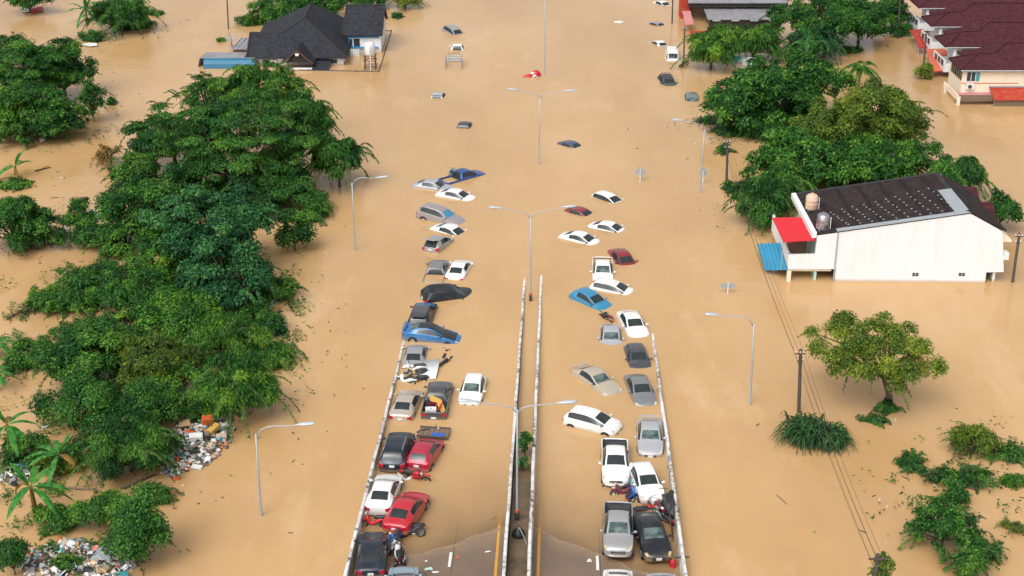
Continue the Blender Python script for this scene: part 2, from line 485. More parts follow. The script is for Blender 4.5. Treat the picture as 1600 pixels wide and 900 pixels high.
# ------------------------------------------------------------------ mesh helpers
class MB:
    def __init__(self):
        self.v = []; self.f = []

    def add(self, verts, faces, mtx=None):
        o = len(self.v)
        for p in verts:
            p = Vector(p)
            if mtx is not None:
                p = mtx @ p
            self.v.append(tuple(p))
        for f in faces:
            self.f.append(tuple(i + o for i in f))
        return self

    def box(self, c, s, mtx=None, top=1.0):
        x, y, z = s[0] / 2, s[1] / 2, s[2] / 2
        vs = [(-x, -y, -z), (x, -y, -z), (x, y, -z), (-x, y, -z), (-x * top, -y * top, z), (x * top, -y * top, z), (x * top, y * top, z), (-x * top, y * top, z)]
        vs = [(p[0] + c[0], p[1] + c[1], p[2] + c[2]) for p in vs]
        return self.add(vs, [(0, 3, 2, 1), (4, 5, 6, 7), (0, 1, 5, 4), (1, 2, 6, 5), (2, 3, 7, 6), (3, 0, 4, 7)], mtx)

    def tube(self, pts, r, n=8, mtx=None, cap=True):
        pts = [Vector(p) for p in pts]
        rs = r if isinstance(r, (list, tuple)) else [r] * len(pts)
        vs, fs = [], []
        up = None
        for i, p in enumerate(pts):
            d = (pts[min(i + 1, len(pts) - 1)] - pts[max(i - 1, 0)])
            if d.length < 1e-6:
                d = Vector((0, 0, 1))
            d.normalize()
            if up is None:
                up = Vector((0, 0, 1)) if abs(d.z) < 0.9 else Vector((1, 0, 0))
            a = d.cross(up)
            if a.length < 1e-4:
                a = d.cross(Vector((0, 1, 0)))
            a.normalize()
            b = d.cross(a).normalized()
            up = -b if b.dot(up) < 0 else b
            b = up - d * up.dot(d); b.normalize(); a = b.cross(d)
            for k in range(n):
                t = 2 * math.pi * k / n
                vs.append(p + a * (math.cos(t) * rs[i]) + b * (math.sin(t) * rs[i]))
        for i in range(len(pts) - 1):
            for k in range(n):
                k2 = (k + 1) % n
                fs.append((i * n + k, i * n + k2, (i + 1) * n + k2, (i + 1) * n + k))
        if cap:
            fs.append(tuple(range(n - 1, -1, -1)))
            fs.append(tuple((len(pts) - 1) * n + k for k in range(n)))
        return self.add(vs, fs, mtx)

    def slab(self, poly, th, dirn=(0, 0, -1), mtx=None):
        """a polygon given a thickness"""
        p = [Vector(q) for q in poly]
        d = Vector(dirn).normalized() * th
        k = len(p)
        vs = p + [q + d for q in p]
        fs = [tuple(range(k)), tuple(range(2 * k - 1, k - 1, -1))]
        for i in range(k):
            j = (i + 1) % k
            fs.append((i, i + k, j + k, j))
        return self.add(vs, fs, mtx)

    def lathe(self, prof, n=16, mtx=None):
        vs, fs = [], []
        for (r, z) in prof:
            for k in range(n):
                t = 2 * math.pi * k / n
                vs.append((r * math.cos(t), r * math.sin(t), z))
        for i in range(len(prof) - 1):
            for k in range(n):
                k2 = (k + 1) % n
                fs.append((i * n + k, i * n + k2, (i + 1) * n + k2, (i + 1) * n + k))
        fs.append(tuple(range(n - 1, -1, -1)))
        fs.append(tuple((len(prof) - 1) * n + k for k in range(n)))
        return self.add(vs, fs, mtx)

    def ellipsoid(self, c, r, nu=12, nv=8, mtx=None):
        vs, fs = [], []
        for j in range(1, nv):
            ph = math.pi * j / nv
            for i in range(nu):
                t = 2 * math.pi * i / nu
                vs.append((c[0] + r[0] * math.sin(ph) * math.cos(t), c[1] + r[1] * math.sin(ph) * math.sin(t), c[2] + r[2] * math.cos(ph)))
        top = len(vs); vs.append((c[0], c[1], c[2] + r[2]))
        bot = len(vs); vs.append((c[0], c[1], c[2] - r[2]))
        for j in range(nv - 2):
            for i in range(nu):
                i2 = (i + 1) % nu
                fs.append((j * nu + i, (j + 1) * nu + i, (j + 1) * nu + i2, j * nu + i2))
        for i in range(nu):
            i2 = (i + 1) % nu
            fs.append((top, i, i2))
            fs.append((bot, (nv - 2) * nu + i2, (nv - 2) * nu + i))
        return self.add(vs, fs, mtx)

    def torus(self, c, R, r, axis='Y', n=20, m=8, mtx=None):
        vs, fs = [], []
        for i in range(n):
            a = 2 * math.pi * i / n
            for k in range(m):
                b = 2 * math.pi * k / m
                q = R + r * math.cos(b)
                p = (q * math.cos(a), r * math.sin(b), q * math.sin(a))
                vs.append((c[0] + p[0], c[1] + p[1], c[2] + p[2]))
        for i in range(n):
            for k in range(m):
                i2, k2 = (i + 1) % n, (k + 1) % m
                fs.append((i * m + k, i * m + k2, i2 * m + k2, i2 * m + k))
        return self.add(vs, fs, mtx)

    def mesh(self, name, material, smooth=False):
        me = bpy.data.meshes.new(name)
        me.from_pydata(self.v, [], self.f)
        me.materials.append(MATS[material] if isinstance(material, str) else material)
        if smooth:
            me.shade_smooth()
        me.update()
        return me

    def build(self, name, material, parent=None, smooth=False, bevel=0.0):
        me = self.mesh(name, material, smooth)
        # make normals point outwards
        bm = bmesh.new(); bm.from_mesh(me)
        bmesh.ops.recalc_face_normals(bm, faces=bm.faces)
        bm.to_mesh(me); bm.free()
        return link(name, me, parent, bevel)

def link(name, me, parent=None, bevel=0.0):
    o = bpy.data.objects.new(name, me)
    COL.objects.link(o)
    if parent is not None:
        o.parent = parent
    if bevel:
        b = o.modifiers.new('bevel', 'BEVEL')
        b.width = bevel; b.segments = 2; b.limit_method = 'ANGLE'
    return o

def tag(o, label=None, cat=None, group=None, kind=None):
    if label: o['label'] = label
    if cat: o['category'] = cat
    if group: o['group'] = group
    if kind: o['kind'] = kind
    return o

def thing(name, label, cat, loc=(0, 0, 0), rot=(0, 0, 0), group=None):
    o = bpy.data.objects.new(name, None)
    o.empty_display_size = 0.3
    COL.objects.link(o)
    o.location = loc
    o.rotation_euler = rot
    return tag(o, label, cat, group)

def structure(o):
    o['kind'] = 'structure'
    return o

def local(root, p):
    return Vector(p) - Vector(root.location)

def bw(mb, name, material, parent, smooth=False, bevel=0.0, origin=None):
    """build from world coordinates under a thing that is not rotated"""
    o = origin if origin is not None else parent.location
    mb.v = [(p[0] - o[0], p[1] - o[1], p[2] - o[2]) for p in mb.v]
    return mb.build(name, material, parent, smooth, bevel)

# ------------------------------------------------------------------ setting: water, road, median, barriers
def grid_sheet(name, material, s0, s1, t0, t1, zf, ds=0.5, dt=0.5):
    ns = int((s1 - s0) / ds) + 1; ntt = max(2, int(round((t1 - t0) / dt)) + 1)
    mb = MB()
    for i in range(ns):
        s = s0 + (s1 - s0) * i / (ns - 1)
        for j in range(ntt):
            t = t0 + (t1 - t0) * j / (ntt - 1)
            x, y = xy(s, t)
            mb.v.append((x, y, zf(s, t)))
    for i in range(ns - 1):
        for j in range(ntt - 1):
            a = i * ntt + j
            mb.f.append((a, a + 1, a + ntt + 1, a + ntt))
    o = mb.build(name, material, None, True)
    # sheets must face up
    if o.data.polygons[0].normal.z < 0:
        o.data.flip_normals()
    return o

w = MB()
w.add([(-3000, -1500, 0), (3000, -1500, 0), (3000, 4000, 0), (-3000, 4000, 0)], [(0, 1, 2, 3)])
structure(w.build('flood_water', 'water'))

S0, S1 = 20.0, 135.0
structure(grid_sheet('road', 'road', S0, S1, T_LO + 0.1, T_LM - 0.1, road_z))
structure(grid_sheet('road', 'road', S0, S1, T_RM + 0.1, T_RO - 0.1, road_z))

def median_z(s, t):
    return -0.03 * (s - 72.6) + 0.16 + 0.05 * math.sin(s * 0.8) * math.sin(t * 4) + 0.04 * math.sin(s * 2.3 + t) 
structure(grid_sheet('median_ground', 'mud', S0, S1, T_LM + 0.1, T_RM - 0.1, median_z, 0.4, 0.2))

# retaining sides of the ramp, under the outer barriers
for t, d in ((T_LO, -0.12), (T_RO, 0.12)):
    mb = MB()
    pts = []
    for s in (S0, S1):
        x, y = xy(s, t + d); z = road_z(s, t)
        pts += [(x, y, z - 0.02), (x, y, -4.0)]
    mb.slab([pts[0], pts[1], pts[3], pts[2]], 0.1, (CT * (1 if d < 0 else -1), 0, 0))
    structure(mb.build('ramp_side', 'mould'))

def barrier(label, t, height, inner, dark_median=False):
    """inner = +1 when the carriageway lies at larger t"""
    root = thing('concrete_barrier', label, 'barrier', (*xy(90, t), 0), group='concrete barriers along the flooded road')
    wb, wt = 0.145, 0.10
    n = 110
    body, top = MB(), MB()
    vs, fs = [], []
    for i in range(n + 1):
        s = S0 + (S1 - S0) * i / n
        zb = -0.03 * (s - 72.6) - 0.35
        base = road_z(s, t) if not dark_median else -0.03 * (s - 72.6)
        zt = base + height + 0.012 * math.sin(s * 1.9 + t)
        for dt, z in ((-wb, zb), (-wb, base + 0.25), (-wt, zt - 0.03), (-wt + .03, zt), (wt - .03, zt), (wt, zt - 0.03), (wb, base + 0.25), (wb, zb)):
            x, y = xy(s, t + dt + 0.012 * math.sin(s * 0.7))
            vs.append((x, y, z))
    for i in range(n):
        for k in range(7):
            fs.append((i * 8 + k, (i + 1) * 8 + k, (i + 1) * 8 + k + 1, i * 8 + k + 1))
    fs.append(tuple(range(8))); fs.append(tuple(n * 8 + k for k in range(7, -1, -1)))
    hid = (6,5) if inner < 0 else (0, 1)   # side away from the carriageway
    dark_k = {4: 0, }
    if dark_median:
        away = (5, 6) if inner < 0 else (0, 1)  # faces turned to the median get the near-black concrete
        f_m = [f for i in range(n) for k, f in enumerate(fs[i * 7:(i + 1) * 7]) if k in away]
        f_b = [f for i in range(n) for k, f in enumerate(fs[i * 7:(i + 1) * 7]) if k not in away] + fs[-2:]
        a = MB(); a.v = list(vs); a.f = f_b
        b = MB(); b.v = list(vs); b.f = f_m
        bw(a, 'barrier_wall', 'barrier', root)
        bw(b, 'dark_face', 'mould', root)
    else:
        a = MB(); a.v = vs; a.f = fs
        bw(a, 'barrier_wall', 'barrier', root)
    return root

barrier('white outer concrete barrier along the left carriageway, beside the row of red and white cars', T_LO, 0.95, 1)
barrier('white outer concrete barrier with flaking paint along the right carriageway, beside the black sedan', T_RO, 0.97, -1)
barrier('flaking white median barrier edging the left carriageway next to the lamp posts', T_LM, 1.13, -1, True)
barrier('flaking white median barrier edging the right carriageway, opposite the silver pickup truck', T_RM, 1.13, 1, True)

def strip(name, material, s0, s1, t0, t1, dz=0.006):
    o = grid_sheet(name, material, s0, s1, t0, t1, lambda s, t: road_z(s, t) + dz, 0.25, 0.08)
    return structure(o)

strip('edge_line', 'yellow_line', S0, 90, T_LM - 0.62, T_LM - 0.46)
strip('edge_line', 'yellow_line', S0, 90, T_RM + 0.42, T_RM + 0.58)
for t in (-5.95, 2.55):
    strip('lane_joint', 'tar_joint', S0, 88, t + 0.12, t + 0.15, 0.004)
    k = 0
    for s in (36.0, 41.0, 46.0, 51.0, 56.5, 62.2, 68.2, 74.4):
        strip('lane_dash', 'yellow_line' if s > 74 else 'white_line', s, s + 1.5, t - 0.10, t + 0.06, 0.008)

# silt left where the water laps on the concrete
for t0, t1 in ((T_LO + .3, T_LM - .25), (T_RM + .25, T_RO - .3)):
    mb = MB(); n = 160
    for i in range(n + 1):
        t = t0 + (t1 - t0) * i / n
        lo, hi = 55.0, 90.0
        for _ in range(40):
            m_ = (lo + hi) / 2
            if road_z(m_, t) > 0.004: lo = m_
            else: hi = m_
        wdt = 0.10 + 0.06 * math.sin(t * 5) + 0.05 * math.sin(t * 11 + 1)
        off = 0.18 * math.sin(t * 2.1) + 0.12 * math.sin(t * 4.7 + 2)
        for s in (lo + off * .4 - wdt, lo + off * .4 + wdt * .6):
            x, y = xy(s, t)
            mb.v.append((x, y, road_z(s, t) + 0.010))
    for i in range(n):
        a = 2 * i
        mb.f.append((a, a + 1, a + 3, a + 2))
    o = mb.build('silt_line', 'silt')
    if o.data.polygons[0].normal.z < 0: o.data.flip_normals()
    tag(o, kind='structure')

# ------------------------------------------------------------------ vehicles
def section(st_):
    x, w, z0, zb, zt, wt = st_['p']
    if st_.get('bed') is not None:
        fl = st_['bed']
        r = [(0, z0), (.85 * w, z0), (.97 * w, z0 + .10), (w, z0 + .55 * (zb - z0)), (.97 * w, zb), (w - .05, zb + .025), (w - .09, zb + .02), (w - .115, zb - .05), (w - .13, fl + .04), (.5 * w, fl), (0, fl)]
    else:
        p4 = (.97 * w, zb); p7 = (wt, zt - .055)
        l = lambda t: (p4[0] + (p7[0] - p4[0]) * t, p4[1] + (p7[1] - p4[1]) * t)
        r = [(0, z0), (.85 * w, z0), (.97 * w, z0 + .10), (w, z0 + .55 * (zb - z0)), p4, l(.12), l(.62), p7, (max(.02, wt - .055), zt - .02), (wt * .45, zt), (0, zt + .008)]
    return [(x, y, z) for (y, z) in r]

def S(tagname, *p, bed=None):
    return dict(tag=tagname, p=p, bed=bed)

TYPES = {
    'sedan': dict(H=1.455, roof=-.45, wheels=(1.36, -1.30, .31), mir=.72, st=[
        S('nose', 2.27, .55, .34, .55, .59, .40), S('nose2', 2.20, .73, .22, .63, .67, .54), S('hood', 1.98, .83, .20, .74, .79, .62), S('hood', 1.45, .865, .19, .85, .90, .66),
        S('ws', .98, .87, .19, .92, .97, .70), S('fd', .20, .87, .19, .94, 1.405, .60), S('bp', -.22, .87, .19, .945, 1.455, .59), S('rd', -.28, .87, .19, .945, 1.458, .59),
        S('rw', -1.06, .87, .20, .955, 1.41, .575), S('trunk', -1.74, .86, .22, .965, 1.05, .63), S('trunk', -1.95, .84, .24, .96, 1.03, .62), S('tail', -2.14, .81, .27, .92, .99, .59), S('end', -2.25, .72, .34, .82, .87, .50)]),
    'hatchback': dict(H=1.50, roof=-.45, wheels=(1.22, -1.22, .30), mir=.72, st=[
        S('nose', 1.93, .52, .34, .56, .60, .38), S('nose2', 1.87, .70, .24, .66, .70, .50), S('hood', 1.68, .80, .20, .79, .85, .58), S('hood', 1.32, .84, .19, .90, .96, .63),
        S('ws', .98, .85, .19, .95, 1.02, .67), S('fd', .16, .85, .19, .97, 1.44, .585), S('bp', -.26, .85, .19, .98, 1.50, .58), S('rd', -.35, .85, .19, .98, 1.505, .58),
        S('qp', -1.02, .85, .20, 1.00, 1.50, .56), S('rw', -1.42, .84, .22, 1.01, 1.45, .55), S('tail', -1.78, .83, .25, 1.0, 1.05, .62), S('end', -1.92, .76, .34, .86, .92, .56)]),
    'mpv': dict(H=1.53, roof=-.35, wheels=(1.30, -1.25, .30), mir=.95, st=[
        S('nose', 2.0, .52, .34, .58, .62, .38), S('nose2', 1.94, .70, .24, .68, .72, .50), S('hood', 1.74, .80, .20, .82, .88, .58), S('hood', 1.52, .83, .19, .91, .98, .62),
        S('ws', 1.26, .85, .19, .95, 1.04, .66), S('fd', .36, .85, .19, .97, 1.46, .59), S('bp', -.22, .85, .19, .98, 1.53, .585), S('rd', -.31, .85, .19, .98, 1.535, .585),
        S('qp2', -1.00, .85, .20, 1.00, 1.525, .575), S('qw', -1.08, .85, .20, 1.00, 1.52, .575), S('rw', -1.52, .84, .22, 1.02, 1.48, .565), S('tail', -1.82, .83, .25, 1.0, 1.05, .63), S('end', -1.95, .77, .34, .86, .92, .58)]),
    'suv': dict(H=1.72, roof=-.55, wheels=(1.42, -1.38, .36), mir=.75, st=[
        S('nose', 2.36, .62, .44, .72, .76, .46), S('nose2', 2.30, .78, .32, .80, .86, .60), S('hood', 2.06, .89, .28, .94, 1.00, .68), S('hood', 1.50, .92, .27, 1.03, 1.09, .70),
        S('ws', 1.06, .925, .27, 1.07, 1.13, .74), S('fd', .32, .925, .27, 1.08, 1.64, .66), S('bp', -.22, .925, .27, 1.09, 1.715, .655), S('rd', -.32, .925, .27, 1.09, 1.72, .655),
        S('qp2', -1.10, .925, .28, 1.10, 1.72, .65), S('qw', -1.18, .925, .28, 1.10, 1.72, .65), S('rw', -1.92, .91, .30, 1.12, 1.66, .635), S('tail', -2.16, .90, .34, 1.10, 1.16, .70), S('end', -2.34, .82, .44, .92, .98, .64)]),
    'van': dict(H=1.98, roof=-.40, wheels=(1.55, -1.30, .33), mir=1.45, st=[
        S('nose', 2.35, .62, .40, .74, .78, .48), S('nose2', 2.30, .78, .30, .86, .92, .60), S('hood', 2.12, .85, .26, 1.02, 1.08, .66),
        S('ws', 1.92, .86, .25, 1.08, 1.16, .70), S('fd', 1.28, .865, .25, 1.12, 1.88, .68), S('bp', .62, .865, .25, 1.13, 1.97, .68), S('rp', .54, .865, .25, 1.13, 1.975, .68),
        S('rp', -.60, .865, .26, 1.13, 1.985, .68), S('rp', -1.7, .865, .26, 1.13, 1.97, .68), S('rw', -2.12, .86, .28, 1.13, 1.93, .67), S('tail', -2.26, .85, .34, 1.12, 1.20, .72), S('end', -2.36, .80, .42, .96, 1.02, .68)]),
    'pickup': dict(H=1.73, roof=-.10, wheels=(1.60, -1.50, .37), mir=1.05, st=[
        S('nose', 2.58, .60, .46, .76, .80, .44), S('nose2', 2.52, .77, .36, .86, .92, .58), S('hood', 2.30, .87, .32, .99, 1.05, .66), S('hood', 1.78, .895, .30, 1.06, 1.12, .68),
        S('ws', 1.34, .90, .30, 1.08, 1.15, .71), S('fd', .64, .90, .30, 1.08, 1.66, .60), S('bp', .12, .90, .30, 1.08, 1.725, .595), S('rd', .03, .90, .30, 1.08, 1.73, .595),
        S('rw', -.72, .90, .30, 1.08, 1.68, .58), S('bedwall', -.90, .90, .32, 1.08, 1.14, .70), S('bed', -.95, .90, .34, 1.06, 0, 0, bed=.70), S('bed', -1.08, .90, .34, 1.06, 0, 0, bed=.66),
        S('bed', -1.7, .90, .34, 1.06, 0, 0, bed=.66), S('bedtail', -2.42, .90, .36, 1.06, 0, 0, bed=.66), S('tailgate', -2.47, .90, .36, 1.06, 1.08, .72), S('tail', -2.53, .89, .38, 1.05, 1.07, .70), S('end', -2.58, .85, .46, .98, 1.02, .66)]),
}
PARTNAMES = ['body', 'windscreen', 'rear_window', 'side_window', 'side_window', 'side_window', 'side_window', 'headlight', 'headlight', 'tail_light', 'tail_light', 'bonnet', 'roof', 'boot_lid', 'cargo_bed', 'grille', 'quarter_window', 'quarter_window']
PI_ = {'body': 0, 'windscreen': 1, 'rear_window': 2, 'fwl': 3, 'fwr': 4, 'rwl': 5, 'rwr': 6, 'hl': 7, 'hr': 8, 'tl': 9, 'tr': 10, 'bonnet': 11, 'roof': 12, 'boot': 13, 'bed': 14, 'grille': 15, 'ql': 16, 'qr': 17}
GEO = {}

def car_geo(kind):
    if kind in GEO:
        return GEO[kind]
    sts = TYPES[kind]['st']
    rings = []
    for s_ in sts:
        h = section(s_)
        ring = h + [(p[0], -p[1], p[2]) for p in h[-2:0:-1]]   # 20 points
        rings.append(ring)
    n = 20
    vs = [p for r in rings for p in r]
    fs, mi = [], []
    for i in range(len(sts) - 1):
        tg = sts[i]['tag']
        for k in range(n):
            k2 = (k + 1) % n
            fs.append((i * n + k, i * n + k2, (i + 1) * n + k2, (i + 1) * n + k))
            row = k if k < 10 else 19 - k
            L = k < 10
            part = 'body'
            if row in (5, 6):
                if tg in ('ws', 'fd', 'bp') and not (tg == 'bp' and kind == 'van'): part = 'fwl' if L else 'fwr'
                elif tg in ('rd', 'qp2'): part = 'rwl' if L else 'rwr'
                elif tg == 'qw': part = 'ql' if L else 'qr'
            if row in (8, 9):
                if tg == 'ws': part = 'windscreen'
                elif tg == 'rw': part = 'rear_window'
                elif tg in ('fd', 'bp', 'rd', 'qp', 'qp2', 'qw', 'rp'): part = 'roof'
            if tg == 'hood' and row in (7, 8, 9): part = 'bonnet'
            if tg == 'trunk' and row in (7, 8, 9): part = 'boot'
            if tg == 'nose2' and row in (4, 5, 6): part = 'hl' if L else 'hr'
            if tg == 'nose2' and row == 3: part = 'body'
            if tg == 'tail' and row in (3, 4) and kind != 'pickup': part = 'tl' if L else 'tr'
            if tg == 'tail' and row == 3 and kind == 'pickup': part = 'tl' if L else 'tr'
            if tg in ('bed', 'bedwall', 'bedtail') and row in (7, 8, 9): part = 'bed'
            mi.append(PI_[part])
    for i, flip, isf in ((0, False, True), (len(sts) - 1, True, False)):
        o = i * n
        f0 = [(o + 0, o + 1, o + 19), (o + 10, o + 11, o + 9)]
        for k in range(1, 9):
            f0.append((o + k, o + k + 1, o + 20 - k - 1, o + 20 - k))
        for q, f in enumerate(f0):
            fs.append(tuple(reversed(f)) if flip else f)
            part = 'body'
            if isf and q in (4, ): part = 'grille'
            mi.append(PI_[part])
    me = bpy.data.meshes.new('cage')
    me.from_pydata(vs, [], fs)
    for p in range(len(PARTNAMES)):
        me.materials.append(MATS['glass'])
    me.polygons.foreach_set('material_index', mi)
    bm = bmesh.new(); bm.from_mesh(me)
    bmesh.ops.recalc_face_normals(bm, faces=bm.faces)
    bm.to_mesh(me); bm.free()
    o = bpy.data.objects.new('cage', me)
    COL.objects.link(o)
    m = o.modifiers.new('sub', 'SUBSURF'); m.levels = 2; m.render_levels = 2
    dg = bpy.context.evaluated_depsgraph_get()
    ev = o.evaluated_get(dg)
    e = bpy.data.meshes.new_from_object(ev)
    V = [tuple(v.co) for v in e.vertices]
    F = [tuple(p.vertices) for p in e.polygons]
    M = [p.material_index for p in e.polygons]
    bpy.data.objects.remove(o); bpy.data.meshes.remove(me); bpy.data.meshes.remove(e)
    GEO[kind] = (V, F, M)
    return GEO[kind]

PARTMESH = {}

def part_mesh(kind, pi, material):
    key = (kind, pi, material)
    if key in PARTMESH:
        return PARTMESH[key]
    V, F, M = car_geo(kind)
    fs = [f for f, m in zip(F, M) if m == pi]
    if not fs:
        PARTMESH[key] = None
        return None
    idx = {}
    for f in fs:
        for i in f:
            idx.setdefault(i, len(idx))
    me = bpy.data.meshes.new(PARTNAMES[pi])
    me.from_pydata([V[i] for i in idx], [], [tuple(idx[i] for i in f) for f in fs])
    me.materials.append(MATS[material])
    me.shade_smooth()
    PARTMESH[key] = me
    return me

SHARED = {}

def shared(key, fn):
    if key not in SHARED:
        SHARED[key] = fn()
    return SHARED[key]

def wheel_meshes(r):
    def tyre():
        mb = MB(); R = Matrix.Rotation(math.pi / 2, 4, 'X')
        mb.lathe([(r - .10, -.10), (r - .02, -.10), (r, -.07), (r, .07), (r - .02, .10), (r - .10, .10)], 24, R)
        return mb.mesh('tyre', 'tyre', True)
    def rim():
        mb = MB(); R = Matrix.Rotation(math.pi / 2, 4, 'X')
        mb.lathe([(.05, -.108), (r - .11, -.104), (r - .09, -.085), (r - .09, .085), (r - .11, .104), (.05, .108)], 20, R)
        for sgn in (1, -1):
            for k in range(5):
                a = 2 * math.pi * k / 5
                mb.box((0, 0, 0), (.05, .012, r - .14), Matrix.Translation((math.cos(a) * (r - .14) * .55, sgn * .112, math.sin(a) * (r - .14) * .55)) @ Matrix.Rotation(math.pi / 2 - a, 4, 'Y'))
        return mb.mesh('rim', 'rim', False)
    return shared(('tyre', r), tyre), shared(('rim', r), rim)

def make_car(kind, name, label, pnt, pos, head, pitch=0, roll=0, group=None, wheels=True, roof_paint=None, bonnet_paint=None, screen='glass',
             rails=False, spoiler=False, plate='rear', open_boot=False, lamp='lamp_clear', cat=None, cargo=False, back_glass='glass', rack=False):
    T = TYPES[kind]
    root = thing(name, label, cat or {'suv': 'car', 'mpv': 'car', 'sedan': 'car', 'hatchback': 'car', 'van': 'van', 'pickup': 'pickup truck'}[kind], pos, (0, 0, 0), group)
    root.rotation_mode = 'XYZ'
    # heading: local +x forward
    R = Matrix.Rotation(head, 4, 'Z') @ Matrix.Rotation(math.radians(pitch), 4, 'Y') @ Matrix.Rotation(math.radians(roll), 4, 'X')
    root.rotation_euler = R.to_euler('XYZ')
    P = 'paint_' + pnt
    mats = [P, screen, back_glass, 'glass', 'glass', 'glass', 'glass', lamp, lamp, 'lamp_red', 'lamp_red', 'paint_' + bonnet_paint if bonnet_paint else P,
            'paint_' + roof_paint if roof_paint else P, P, 'bed_liner', 'black_plastic', 'glass', 'glass']
    parts = {}
    for pi in range(len(PARTNAMES)):
        me = part_mesh(kind, pi, mats[pi])
        if me is not None:
            parts.setdefault(PARTNAMES[pi], []).append(link(PARTNAMES[pi], me, root))
    st0, st1 = T['st'][0]['p'], T['st'][-1]['p']
    H = T['H']
    # door mirrors
    wmx = max(s_['p'][1] for s_ in T['st'])
    zb = [s_ for s_ in T['st'] if s_['tag'] == 'ws'][0]['p'][3]
    for sg in (1, -1):
        def mir():
            mb = MB(); mb.ellipsoid((T['mir'], sg * (wmx + .09), zb + .10), (.08, .12, .085), 10, 6)
            mb.tube([(T['mir'], sg * (wmx - .06), zb + .05), (T['mir'], sg * (wmx + .05), zb + .07)], .03, 6)
            return mb.mesh('door_mirror', P, True)
        link('door_mirror', shared(('mirror', kind, P, sg), mir), root)
    # number plates
    for which, x in (('front', st0[0] - .01), ('rear', st1[0] + .01)):
        if which in plate or plate == 'both':
            zz = .47 if which == 'front' else {'sedan': .66, 'pickup': .62, 'suv': .84}.get(kind, .74)
            def pl():
                mb = MB(); mb.box((x + (.0 if which == 'front' else -.0), 0, zz), (.05, .34, .15))
                return mb.mesh('number_plate', 'plate_white')
            link('number_plate', shared(('plate', kind, which), pl), root)
    # dark door seams, sills and lower bumper
    if wheels:
        fx, rx, r = T['wheels']
        ty, ri = wheel_meshes(r)
        for x in (fx, rx):
            for sg in (1, -1):
                def arch():
                    mb = MB(); mb.lathe([(r + .055, -.06), (r + .06, 0), (r + .055, .06)], 24, Matrix.Rotation(math.pi / 2, 4, 'X'))
                    return mb.mesh('wheel_arch', 'black_plastic')
                a = link('wheel_arch', shared(('arch', r), arch), root); a.location = (x, sg * (wmx - .052), r + .02)
                t_ = link('wheel', ty, root); t_.location = (x, sg * (wmx - .085), r)
                link('rim', ri, t_)
    if kind == 'pickup' :
        def fe():
            mb = MB()
            for zz in (.66, .72, .78): mb.box((2.575, 0, zz), (.05, .62, .028))
            return mb.mesh('grille_bar', 'chrome')
        link('grille_bar', shared('pickgrille', fe), root)
        def bmp():
            mb = MB(); mb.tube([(2.50, -.70, .50), (2.62, -.45, .50), (2.64, 0, .50), (2.62, .45, .50), (2.50, .70, .50)], .07, 8)
            return mb.mesh('bumper', P, True)
        link('bumper', shared(('pickbump', P), bmp), root)
    else:
        def intake():
            mb = MB(); mb.box((st0[0] - .03, 0, .40), (.06, .75, .09)); return mb.mesh('air_intake', 'black_plastic')
        link('air_intake', shared(('intake', kind), intake), root)
    if rails:
        for sg in (1, -1):
            def rl():
                mb = MB(); y = sg * (.60 if kind == 'suv' else .54)
                mb.tube([(.2, y, H - .03), (.05, y, H + .03), (-1.5, y, H + .03), (-1.65, y, H - .03)], .022, 6)
                return mb.mesh('roof_rail', 'galvanised', True)
            link('roof_rail', shared(('rail', kind, sg), rl), root)
    if spoiler:
        def sp():
            mb = MB()
            if kind == 'sedan':
                mb.box((-2.10, 0, 1.17), (.22, 1.34, .035)); mb.box((-2.08, .52, 1.09), (.10, .05, .15)); mb.box((-2.08, -.52, 1.09), (.10, .05, .15))
            else:
                mb.box((-1.52, 0, 1.475), (.24, 1.08, .04))
            return mb.mesh('rear_spoiler', P)
        link('rear_spoiler', shared(('spoil', kind, P), sp), root, bevel=.012)
    if open_boot:
        mb = MB()
        hx, hz = (-1.62, 1.08) if kind == 'sedan' else (-1.30, 1.50)
        L = .55 if kind == 'sedan' else .95
        up = math.radians(62 if kind == 'sedan' else 15)
        dx, dz = -math.cos(up) * L, math.sin(up) * L
        nx, nz = -math.sin(up) * .05, -math.cos(up) * .05
        mb.slab([(hx, -.58, hz), (hx, .58, hz), (hx + dx, .52, hz + dz), (hx + dx, -.52, hz + dz)], .05, (nx, 0, nz))
        mb.build('open_boot_lid', P, root, bevel=.02)
        mb = MB()
        if kind == 'sedan':
            mb.box((-1.92, 0, 1.035), (.42, 1.10, .03))
        else:
            mb.slab([(-1.42, -.50, 1.47), (-1.42, .50, 1.47), (-1.90, .58, .96), (-1.90, -.58, .96)], .03, (-1, 0, .9))
        mb.build('boot_opening', 'bed_liner', root)
    if rack:
        mb = MB()
        for y in (-.5, -.25, 0, .25, .5): mb.tube([(.15, y, H + .12), (-1.3, y, H + .12)], .022, 6)
        for x in (.15, -.55, -1.3):
            mb.tube([(x, -.55, H + .12), (x, .55, H + .12)], .025, 6)
            for y in (-.55, .55): mb.tube([(x, y, H - .03), (x, y, H + .13)], .02, 6)
        mb.build('roof_rack', 'black_plastic', root)
    return root

